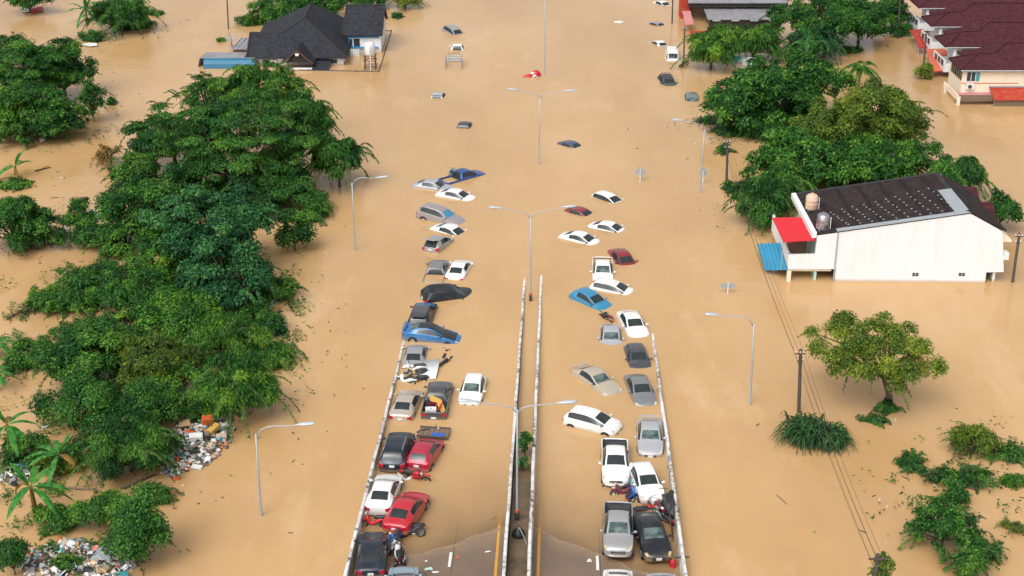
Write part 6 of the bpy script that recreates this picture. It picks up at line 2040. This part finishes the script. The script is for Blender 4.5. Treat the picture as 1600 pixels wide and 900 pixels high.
P_('low bush stretching to the left edge bananas', 'bush', 'leaf_bright', 52, 552, 46, 26, -.2, name='bush', group=GBU)
P_('yellow flecked bush in the centre of the lower thicket', 'bush', 'leaf_olive', 236, 566, 66, 50, 0, name='bush', group=GBU, tintb=-.12)
P_('feathery spreading bush right of the yellow flecked one', 'feather', 'leaf_bright', 344, 528, 62, 36, .2, name='bush', group=GBU)
P_('low feathery bush at the right tip of the lower thicket', 'feather', 'leaf_bright', 416, 556, 46, 22, -.2, name='bush', group=GBU)
P_('drooping feathery bush directly above the upper rubbish pile', 'feather', 'leaf_bright', 372, 606, 66, 52, .2, name='bush', group=GBU)
P_('dark bush behind the banana plants, left of the upper rubbish pile', 'round', 'leaf_deep', 142, 632, 72, 44, 0, name='bush', group=GBU)
P_('tall dark bush left of the upper rubbish pile', 'bush', 'leaf_deep', 232, 632, 54, 40, .1, name='bush', group=GBU)
P_('big rounded bush with hanging leaves below the upper rubbish pile', 'feather', 'leaf_deep', 200, 700, 72, 52, 0, name='bush', group=GBU)
P_('dense low undergrowth joining the thicket bushes, centre', 'bush', 'leaf_bright', 200, 520, 96, 34, -.2, name='bush', group=GBU)
P_('dense low undergrowth below the blue green trees', 'bush', 'leaf_deep', 320, 478, 90, 28, -.1, name='bush', group=GBU)
P_('undergrowth under the left side of the rain tree', 'bush', 'leaf_deep', 280, 300, 74, 30, 0, name='bush', group=GBU)
P_('shadowed undergrowth under the front of the rain tree', 'bush', 'leaf_deep', 372, 306, 84, 28, .2, name='bush', group=GBU)
P_('undergrowth between the big dark bush and the feathery bushes', 'bush', 'leaf_bright', 276, 604, 76, 40, -.1, name='bush', group=GBU)
P_('undergrowth at the back of the upper rubbish heap', 'bush', 'leaf_bright', 300, 636, 48, 20, -.1, name='bush', group=GBU)
P_('undergrowth under the left shoulder tree of the left bank', 'bush', 'leaf_bright', 196, 372, 54, 30, -.2, name='bush', group=GBU)
P_('undergrowth at the foot of the right hand tree clump', 'bush', 'leaf_deep', 1236, 196, 92, 26, -.2, name='bush', group=GBU)
P_('undergrowth behind the long roof of the white building', 'bush', 'leaf_deep', 1330, 268, 120, 30, -.1, name='bush', group=GBU)
P_('undergrowth under the upper left edge trees', 'bush', 'leaf_deep', 50, 186, 72, 34, -.2, name='bush', group=GBU)
# bottom left
P_('large round bush at the bottom left, nearest the lamp post', 'round', 'leaf_deep', 214, 828, 48, 58, 0, name='bush', group=GBU)
P_('bush behind the large round one at the bottom left', 'bush', 'leaf_bright', 152, 798, 42, 34, 0, name='bush', group=GBU)
P_('feathery tipped bush between the rubbish piles at the bottom left', 'feather', 'leaf_deep', 236, 776, 32, 16, -.1, name='bush', group=GBU)
P_('dark bush in the bottom left corner', 'bush', 'leaf_deep', 18, 868, 26, 34, 0, name='bush', group=GBU)
P_('low bush at the foot of the nearest banana plant', 'bush', 'leaf_bright', 82, 812, 38, 24, -.2, name='bush', group=GBU)
P_('low weedy bush under the left edge bananas', 'bush', 'leaf_deep', 38, 706, 44, 30, -.3, name='bush', group=GBU)
P_('weedy low bush between the two lower banana plants', 'bush', 'leaf_olive', 96, 720, 40, 24, -.3, name='bush', group=GBU, dens=.7)
P_('low green creeper on the rubbish at the bottom left', 'bush', 'leaf_bright', 108, 878, 24, 12, 0, name='bush', group=GBU)
# right bank
P_('feathery green tree beside the utility pole and the white box van', 'feather', 'leaf_bright', 1112, 76, 38, 34, 0, group=GR)
P_('lower feathery tree over the collapsed stall', 'feather', 'leaf_bright', 1178, 62, 46, 28, .4, group=GR, tintb=-.05)
P_('big dark tree beyond the stall, in front of the long shed', 'round', 'leaf_deep', 1292, 24, 82, 42, .8, group=GR)
P_('dark tree right behind the big one beyond the stall', 'round', 'leaf_deep', 1345, 30, 44, 34, .4, group=GR)
P_('blue green drooping tree under the big dark tree', 'feather', 'leaf_blue', 1274, 66, 42, 26, 0, group=GR)
P_('dark tree at the far end of the row houses', 'round', 'leaf_deep', 1395, 14, 26, 34, 0, group=GR)
P_('bush between the utility pole and the row houses', 'bush', 'leaf_deep', 1404, 44, 16, 14, -.2, name='bush', group=GBU)
P_('spreading dark tree at the upper left of the right clump', 'big', 'leaf_deep', 1196, 146, 82, 56, .2, group=GR, dens=1.05, tintb=.02)
P_('round topped bright tree in the middle of the right clump', 'big', 'leaf_bright', 1262, 126, 62, 42, 1.8, group=GR, tintb=-.05)
P_('bright leafy tree at the left tip of the right clump', 'big', 'leaf_bright', 1146, 176, 46, 36, -.1, group=GR, tintb=-.08)
P_('yellow olive tree on the right side of the right clump', 'round', 'leaf_olive', 1362, 180, 72, 52, 1.0, group=GR)
P_('thin olive tree with arching twigs at the right tip of the clump', 'sparse', 'leaf_olive', 1412, 196, 44, 34, .8, group=GR, dens=1.4)
P_('dark tree behind the slate roof of the white building, left', 'big', 'leaf_bright', 1258, 246, 92, 46, .4, group=GR, tintb=-.08)
P_('wide green tree behind the ridge of the white building', 'round', 'leaf_bright', 1380, 248, 88, 40, .6, group=GR, tintb=-.1)
P_('olive tree filling the gap between palm and white building', 'round', 'leaf_olive', 1304, 196, 60, 40, .6, group=GR, tintb=-.1)
P_('feathery tree left of the white building, over the round sign', 'feather', 'leaf_deep', 1190, 312, 46, 42, 0, group=GR)
P_('drooping feathery tree touching the mint wall of the white building', 'feather', 'leaf_bright', 1222, 286, 36, 34, .4, group=GR, tintb=-.08)
P_('feathery branched tree behind the right porch of the white building', 'feather', 'leaf_deep', 1498, 272, 44, 30, .6, group=GR)
P_('round dark tree at the right end of the white building', 'round', 'leaf_deep', 1566, 326, 26, 32, .2, group=GR)
P_('small drooping shrub in the water by the sign, left of the right clump', 'bush', 'leaf_deep', 1143, 205, 26, 10, -.3, name='bush', group=GBU)
P_('flat leafy raft below the left tip of the right clump', 'bush', 'leaf_bright', 1118, 186, 20, 5, -.2, name='bush', group=GBU)
P_('small tuft beside the tree edge utility pole', 'sparse', 'leaf_deep', 1128, 234, 14, 5, 0, name='bush', group=GBU)
P_('low shrub at the foot of the tree edge utility pole', 'bush', 'leaf_deep', 1146, 292, 16, 10, -.2, name='bush', group=GBU)
P_('low leafy strip under the far right bank trees', 'bush', 'leaf_deep', 1328, 78, 20, 6, -.2, name='bush', group=GBU)
P_('round bush at the foot of the row house utility pole', 'bush', 'leaf_olive', 1442, 113, 14, 13, -.2, name='bush', group=GBU)
P_('lone open crowned tree with yellow green leaves in the right hand water', 'open', 'leaf_olive', 1364, 545, 90, 68, 1.4, group=GR, trunk_at=(1394, 632), bark='bark', dens=.95, tintb=.08)
P_('leafy sprig at the foot of the lone open crowned tree', 'feather', 'leaf_deep', 1384, 636, 14, 11, -.3, name='bush', group=GBU)
P_('floating leafy sprig left of the lone tree foot', 'feather', 'leaf_deep', 1366, 658, 17, 9, -.3, name='bush', group=GBU)
P_('twiggy bush at the right edge below the lone tree', 'sparse', 'leaf_olive', 1526, 688, 36, 26, .1, name='bush', group=GBU, dens=1.8)
P_('low bush at the right edge beside the twiggy one', 'twiggy', 'leaf_deep', 1572, 708, 34, 16, -.3, name='bush', group=GBU)
P_('dark low bush above the driftwood branch, lower right', 'twiggy', 'leaf_deep', 1512, 746, 42, 20, -.3, name='bush', group=GBU)
P_('small flat bush left of the lower right group', 'twiggy', 'leaf_deep', 1424, 724, 22, 16, -.4, name='bush', group=GBU)
P_('small sparse bush beside the lower right driftwood', 'sparse', 'leaf_deep', 1466, 746, 24, 15, -.2, name='bush', group=GBU, dens=1.8)
P_('narrow upright bush between the lower right bushes', 'bush', 'leaf_bright', 1492, 774, 17, 18, -.2, name='bush', group=GBU)
P_('large leafy bush at the lower right', 'twiggy', 'leaf_deep', 1476, 822, 48, 44, -.1, name='bush', group=GBU, dens=1.6)
P_('leafy bush cut by the bottom edge at the lower right', 'twiggy', 'leaf_bright', 1514, 872, 32, 30, -.2, name='bush', group=GBU)
P_('small tuft at the right edge below the driftwood', 'bush', 'leaf_bright', 1586, 754, 18, 15, -.4, name='bush', group=GBU)
P_('faint twig tuft near the lower right edge', 'sparse', 'leaf_olive', 1582, 822, 12, 10, -.1, name='bush', group=GBU)
P_('twiggy sprig right of the large lower right bush', 'sparse', 'leaf_deep', 1548, 858, 20, 14, -.1, name='bush', group=GBU)
P_('vines climbing the utility pole at the bottom edge', 'bush', 'leaf_olive', 1376, 892, 12, 26, 2.6, name='bush', cat='vine', group=GBU)
P_('leafy plant growing in the median strip beside the nearest lamp', 'bush', 'leaf_bright', 820, 690, 8, 19, .25, name='bush', group=GBU)
P_('small weed in the median below the leafy median plant', 'bush', 'leaf_deep', 816, 722, 5, 10, .2, name='bush', group=GBU)

def blades(label, px, py, r, h, n, leaf='leaf_grass'):
    """arching grass blades"""
    base = G(px, py, 0)
    root = thing('grass_clump', label, 'grass clump', base, group=GBU)
    V, F, T = [], [], []
    for k in range(n):
        a = rng.uniform(0, 2 * math.pi); d = np.array([math.cos(a), math.sin(a), 0])
        b = np.array([rng.normal(0, r * .33), rng.normal(0, r * .33), rng.uniform(0, h * .25)])
        ln = rng.uniform(.6, 1.2) * r; hh = rng.uniform(.4, 1.1) * h
        sd = np.array([-d[1], d[0], 0]) * rng.uniform(.06, .13)
        m = 6; o = len(V); ti = rng.uniform(.1, .95)
        for j in range(m):
            u = j / (m - 1)
            p = b + d * ln * u + np.array([0, 0, hh * (1.9 * u - 1.9 * u * u * 1.05)])
            wj = 1 - .9 * u
            V.append(p - sd * wj); V.append(p + sd * wj)
        for j in range(m - 1):
            F.append((o + 2 * j, o + 2 * j + 1, o + 2 * j + 3, o + 2 * j + 2)); T.append(ti)
    me = bpy.data.meshes.new('blades'); me.from_pydata([tuple(v) for v in V], [], F)
    at = me.attributes.new('tint', 'FLOAT', 'FACE'); at.data.foreach_set('value', np.array(T, dtype=np.float32))
    me.materials.append(MATS[leaf]); me.update()
    link('blades', me, root)
    mb = MB(); mb.lathe([(r * .30, -.2), (r * .2, .15), (.02, .3)], 10); mb.build('root_mat', 'bark', root)
    return root
blades('tall arching grass clump at the foot of the utility pole', 1262, 684, 1.6, 1.8, 520, 'leaf_grass')
blades('second arching grass clump right beside the utility pole clump', 1296, 690, 1.3, 1.3, 340, 'leaf_grass')
blades('reedy clump trailing in the water at the left of the right hand trees', 1108, 190, 1.6, .5, 120)
blades('reedy clump drooping over the water below the leafy raft', 1130, 205, 1.8, .6, 120)

def banana(label, px, py, h, n, size, seed, name='banana_plant', stemc='leaf_grass'):
    r2 = np.random.default_rng(seed)
    base = G(px, py, 0)
    root = thing(name, label, 'banana plant', base, group='banana plants on the left and right banks')
    mb = MB(); mb.tube([(0, 0, -.6), (.04, 0, h * .5), (0, 0, h)], [.19, .15, .10], 10)
    me = mb.mesh('stem', 'leaf_dry' if seed % 2 else 'leaf_grass', True)
    at = me.attributes.new('tint', 'FLOAT', 'FACE'); at.data.foreach_set('value', np.full(len(me.polygons), .6, dtype=np.float32))
    link('stem', me, root)
    for k in range(n):
        a = 2 * math.pi * (k + r2.uniform(-.25, .25)) / n + seed
        d = np.array([math.cos(a), math.sin(a), 0]); sd = np.array([-d[1], d[0], 0])
        ln = size * r2.uniform(.8, 1.15); rise = r2.uniform(.15, .95) if k > 1 else 1.25
        m = 13; V, F = [], []
        wmax = .25 * r2.uniform(.85, 1.15)
        for j in range(m):
            u = j / (m - 1)
            p = np.array([0, 0, h - .05]) + d * ln * (u * (1 if rise < 1.2 else .55)) + np.array([0, 0, ln * (rise * u - (.55 + .35 * (1.2 - min(rise, 1.2))) * u * u)])
            w_ = 0.035 if u < .12 else wmax * math.sin(min(1.0, (u - .08) / .92 * 1.04) * math.pi) ** .55 if u < .995 else .02
            rag = r2.uniform(.78, 1.05, 2)
            V += [tuple(p - sd * w_ * rag[0] + np.array([0, 0, -.30 * w_])), tuple(p), tuple(p + sd * w_ * rag[1] + np.array([0, 0, -.30 * w_]))]
        for j in range(m - 1):
            o = 3 * j
            F += [(o, o + 1, o + 4, o + 3), (o + 1, o + 2, o + 5, o + 4)]
        me = bpy.data.meshes.new('leaf'); me.from_pydata(V, [], F)
        dry = (k == n - 1 and seed % 3 == 0)
        at = me.attributes.new('tint', 'FLOAT', 'FACE'); at.data.foreach_set('value', np.clip(r2.normal(.5, .2, len(F)), 0, 1).astype(np.float32))
        me.materials.append(MATS['leaf_dry' if dry else 'leaf_banana']); me.shade_smooth(); me.update()
        lf = link('leaf', me, root)
        if dry: lf['label'] = 'withered brown leaf'
banana('nearest banana plant with a bright yellow green heart, lower left', 56, 812, 2.3, 10, 2.5, 3)
banana('banana plant with one tall upright leaf, right of the nearest one', 96, 742, 1.5, 9, 2.2, 6)
banana('banana plant at the left edge with a withered leaf hanging down', 19, 714, 2.4, 8, 2.2, 9)
banana('banana plant cut by the left edge above the lower ones', -6, 612, 1.6, 8, 1.9, 4)
banana('topmost banana plant of the lower left edge', -4, 560, 1.4, 8, 1.8, 8)
banana('banana plant leaning beside the floating log at the left edge', 26, 278, 1.2, 8, 2.3, 12)
banana('palm like banana plant in the top left water', 136, 36, 1.8, 11, 3.0, 5)
banana('banana plant showing among the dark trees of the right clump', 1212, 205, 1.6, 8, 2.6, 7)

def palm(label, px, py, h, n, size):
    base = G(px, py, 0)
    root = thing('palm_tree', label, 'palm tree', base, group=GR)
    mb = MB(); mb.tube([(0, 0, -1), (.15, 0, h * .4), (.1, 0, h * .8), (.25, 0, h)], [.20, .16, .13, .12], 10); mb.build('trunk', 'pale_bark', root, True)
    top = np.array([.25, 0, h])
    for k in range(n):
        a = 2 * math.pi * k / n + rng.uniform(-.2, .2); el = rng.uniform(-.1, .9)
        d = np.array([math.cos(a) * math.cos(el), math.sin(a) * math.cos(el), math.sin(el)])
        m = 46; P, D, N, L = [], [], [], []
        sd = np.array([-math.sin(a), math.cos(a), 0])
        for j in range(m):
            u = .1 + .9 * j / m
            p = top + d * size * u + np.array([0, 0, -.75 * size * u * u])
            tg = d + np.array([0, 0, -1.5 * u]); tg /= np.linalg.norm(tg)
            for sg in (1, -1):
                P.append(p); D.append(tg * .7 + sd * sg - np.array([0, 0, .45])); N.append(np.array([0, 0, 1.0])); L.append(.75 * (1 - .6 * u) * size / 2.6)
        n_ = len(P)
        me = leaves_mesh('frond', 'leaf_deep', np.array(P), np.array(D), np.array(N), np.array(L), np.full(n_, .07), rng.uniform(.3, .8, n_))
        link('frond', me, root)
palm('coconut palm rising behind the right hand tree clump', 1338, 150, 3.6, 16, 2.7)

# ------------------------------------------------------------------ rubbish piles and mud banks
def mud_bank(px, py, wpx, hpx, h):
    c = G(px, py, 0); s = FPX / (c - CP).dot(Vector((0, math.cos(PITCH), -math.sin(PITCH)))); al = math.asin(CAM_H / (c - CP).length)
    rx, ry = wpx / s, hpx / s / math.sin(al)
    mb = MB(); nr, na = 8, 40
    ph = px * .37
    for j in range(nr + 1):
        r = j / nr
        for i in range(na):
            a = 2 * math.pi * i / na
            k = 1 + .16 * math.sin(3 * a + ph) + .10 * math.sin(7 * a + ph * 2)
            mb.v.append((c.x + rx * r * k * math.cos(a), c.y + ry * r * k * math.sin(a), h * (1 - r ** 2) - .04 + .03 * math.sin(9 * a + 8 * r)))
    for j in range(nr):
        for i in range(na): mb.f.append((j * na + i, j * na + (i + 1) % na, (j + 1) * na + (i + 1) % na, (j + 1) * na + i))
    o = mb.build('mud_bank', 'mud', None, True); structure(o)
    return c, rx, ry, h

def litter_pile(label, banks, n):
    """countless small scraps lying on the mud"""
    V, F, M = [], [], []
    cols = ['white_plastic', 'white_plastic', 'white_plastic', 'corrugated_white', 'tan_card', 'flashing', 'teal_plastic', 'black_plastic', 'white_plastic', 'cream_tank', 'black_plastic', 'brown_wall', 'muddy_white', 'flashing', 'orange_plastic', 'muddy_white', 'steel_dark', 'grey_sheet', 'muddy_white', 'mud', 'bark']
    plain('muddy_white', (0.44, 0.38, 0.30), 0.7)
    for _ in range(n):
        c, rx, ry, h = banks[rng.integers(len(banks))]
        r = math.sqrt(rng.uniform(0, 1)) * 1.0; a = rng.uniform(0, 2 * math.pi)
        x, y = c.x + rx * r * math.cos(a), c.y + ry * r * math.sin(a)
        z = max(0.0, h * (1 - r * r)) + rng.uniform(.0, .10)
        sz = rng.gamma(1.5, .045) + .025
        R = Euler((rng.uniform(-.7, .7), rng.uniform(-.7, .7), rng.uniform(0, 6.3))).to_matrix()
        o = len(V); e = Vector((sz, sz * rng.uniform(.35, 1), sz * rng.uniform(.08, .6)))
        for q in ((-1, -1, -1), (1, -1, -1), (1, 1, -1), (-1, 1, -1), (-.8, -.9, 1), (.9, -.8, 1), (.8, .9, 1), (-.9, .8, 1)):
            p = R @ Vector((q[0] * e.x, q[1] * e.y, q[2] * e.z)); V.append((x + p.x, y + p.y, z + p.z))
        for f in ((0, 3, 2, 1), (4, 5, 6, 7), (0, 1, 5, 4), (1, 2, 6, 5), (2, 3, 7, 6), (3, 0, 4, 7)): F.append(tuple(o + i for i in f))
        M += [int(rng.integers(len(cols)))] * 6
    me = bpy.data.meshes.new('litter_pile'); me.from_pydata(V, [], F)
    for c_ in cols: me.materials.append(MATS[c_])
    me.polygons.foreach_set('material_index', M); me.update()
    o = link('litter_pile', me)
    tag(o, label, 'rubbish', None, 'stuff')
B1 = [mud_bank(318, 684, 46, 42, .25), mud_bank(288, 700, 34, 44, .2)]
litter_pile('heap of white household rubbish on mud above the single lamp post', B1, 1500)
B2 = [mud_bank(98, 876, 66, 30, .25), mud_bank(168, 880, 42, 26, .25)]
litter_pile('heap of pale rubbish on mud at the bottom left', B2, 1500)
B3 = [mud_bank(92, 368, 14, 12, .15)]
litter_pile('small heap of rubbish on the muddy spit at the left channel', B3, 300)
B4 = [mud_bank(404, 470, 34, 14, .12)]
litter_pile('thin litter line below the broadleaf trees on the left bank', B4, 260)
B5 = [mud_bank(26, 742, 30, 16, .12)]
litter_pile('scraps of litter under the left edge bananas', B5, 160)
B6 = [mud_bank(150, 338, 26, 10, .12)]
litter_pile('litter line behind the small tree in the left channel', B6, 160)
mud_bank(160, 372, 36, 14, .15); mud_bank(250, 760, 40, 8, .04)
crate('crate', 'orange box lying on the upper rubbish heap', 'box', 324, 661, .35, (.75, .55, .45), 'orange_plastic', 25, 12)
crate('carton', 'yellow brown carton tilted beside the orange box on the rubbish heap', 'box', 334, 673, .3, (.45, .95, .3), 'yellow_card', -32, 10)
crate('carton', 'tan crumpled carton at the top left of the upper rubbish heap', 'box', 290, 664, .35, (.75, .65, .3), 'tan_card', 8, -12)
crate('carton', 'pale flattened carton at the right tip of the upper rubbish heap', 'box', 346, 683, .2, (.65, .5, .12), 'cream_tank', 20, 6)
crate('foam_box', 'white foam box in the middle of the upper rubbish heap', 'box', 306, 686, .3, (.9, .55, .3), 'white_plastic', 14, 8)
crate('foam_box', 'white foam slab at the waterline of the upper rubbish heap', 'box', 308, 731, .05, (.7, .35, .12), 'white_plastic', -14, 4)
crate('crate', 'small orange brick like box floating below the upper rubbish heap', 'box', 276, 749, .0, (.4, .25, .2), 'orange_plastic', 8, 4)
floating_sheet('greyish pink mattress lying on the bottom left rubbish heap', [(148, 858), (163, 854), (173, 864), (172, 874), (158, 874)], 'flashing', .5, 'mattress', 'mattress')
floating_sheet('green plastic sheet at the right of the bottom left rubbish heap', [(186, 893), (199, 892), (201, 900), (187, 901)], 'teal_plastic', .3, 'plastic_sheet')
floating_sheet('white plank floating behind the left edge banana plants', [(62, 668), (77, 661), (78, 664), (66, 671)], 'white_plastic', .05, 'foam_plank')
floating_sheet('white bag half sunk at the edge of the upper left tree clump', [(61, 216), (69, 213), (70, 219), (63, 221)], 'white_plastic', .3, 'plastic_bag', 'bag')

# leaves, twigs and scraps drifting near the banks
V, F, M = [], [], []
spots_ = [(60, 270, 70, 60), (60, 440, 60, 60), (300, 760, 110, 40), (470, 480, 40, 90), (120, 650, 60, 60), (1440, 740, 120, 70), (1150, 210, 60, 60), (1300, 90, 70, 30), (170, 170, 60, 60)]
for _ in range(230):
    cx, cy, a_, b_ = spots_[rng.integers(len(spots_))]
    p = G(cx + rng.normal(0, a_), cy + rng.normal(0, b_), .015)
    ln, wd = rng.gamma(1.4, .08) + .04, rng.uniform(.02, .05); an = rng.uniform(0, 6.3)
    d = Vector((math.cos(an), math.sin(an), 0)); e = Vector((-d.y, d.x, 0))
    o = len(V); up = Vector((0, 0, .05))
    for q in (d * ln, e * wd, -d * ln, -e * wd): V.append(tuple(p + q))
    for q in (d * ln, e * wd, -d * ln, -e * wd): V.append(tuple(p + q * .8 + up))
    F += [(o + 4, o + 5, o + 6, o + 7)] + [(o + k, o + (k + 1) % 4, o + 4 + (k + 1) % 4, o + 4 + k) for k in range(4)]
    M += [int(rng.choice([0, 0, 0, 1, 2, 3]))] * 5
me = bpy.data.meshes.new('floating_debris'); me.from_pydata(V, [], F)
for k in ('bark', 'pale_bark', 'brown_wall', 'white_plastic'): me.materials.append(MATS[k])
me.polygons.foreach_set('material_index', M); me.update()
tag(link('floating_debris', me), 'leaves, twigs and scraps drifting on the flood near the banks', 'debris', None, 'stuff')

# creepers and weeds matted over the water between the bushes of the left bank: nobody could count them
def creeper(label, regions, n, leaf):
    P, T = [], []
    for (cx, cy, a_, b_, k) in regions:
        m = int(n * k)
        X = cx + rng.normal(0, a_, m); Y = cy + rng.normal(0, b_, m)
        for px, py in zip(X, Y):
            f = math.sin(px * .085 + 1.3 * math.sin(py * .06)) + math.sin(py * .13 + px * .031) + .6 * math.sin(px * .23 - py * .19)
            if f < .55: continue
            p = G(px, py, 0)
            P.append((p.x, p.y, rng.uniform(.02, .16 + .16 * min(f, 2)))); T.append(.42 + .16 * math.sin(px * .05 + py * .07) + rng.normal(0, .18))
    P = np.array(P); q = len(P)
    D = rng.normal(size=(q, 3)); D[:, 2] = rng.uniform(-.3, .35, q)
    N = np.tile([0, 0, 1.0], (q, 1)) + rng.normal(size=(q, 3)) * .4
    me = leaves_mesh('ground_cover', leaf, P, D, N, rng.uniform(.14, .34, q), rng.uniform(.07, .16, q), np.array(T), .05)
    tag(link('ground_cover', me), label, 'ground cover', None, 'stuff')
creeper('matted creepers on the water between the bushes of the left bank', [(230, 480, 90, 40, .25), (330, 570, 70, 40, .2), (120, 520, 50, 30, .08), (420, 480, 26, 40, .10), (250, 380, 60, 60, .14), (200, 300, 30, 40, .06), (60, 200, 50, 20, .07), (420, 550, 24, 20, .04), (180, 650, 70, 40, .1), (100, 500, 60, 30, .12), (250, 640, 50, 40, .1), (440, 470, 20, 30, .06), (110, 190, 40, 14, .08), (60, 370, 40, 20, .08), (200, 40, 40, 14, .04)], 30000, 'leaf_deep')
creeper('weeds on the shallow mud around the lower left banana plants', [(40, 720, 40, 40, .35), (90, 800, 50, 24, .25), (110, 870, 70, 16, .2), (30, 540, 30, 40, .2)], 7000, 'leaf_bright')
creeper('trailing weeds at the waterline of the right bank trees', [(1190, 210, 60, 10, .3), (1130, 190, 24, 8, .12), (1480, 770, 60, 40, .3), (1540, 700, 40, 20, .15), (1180, 340, 30, 10, .13)], 5000, 'leaf_deep')
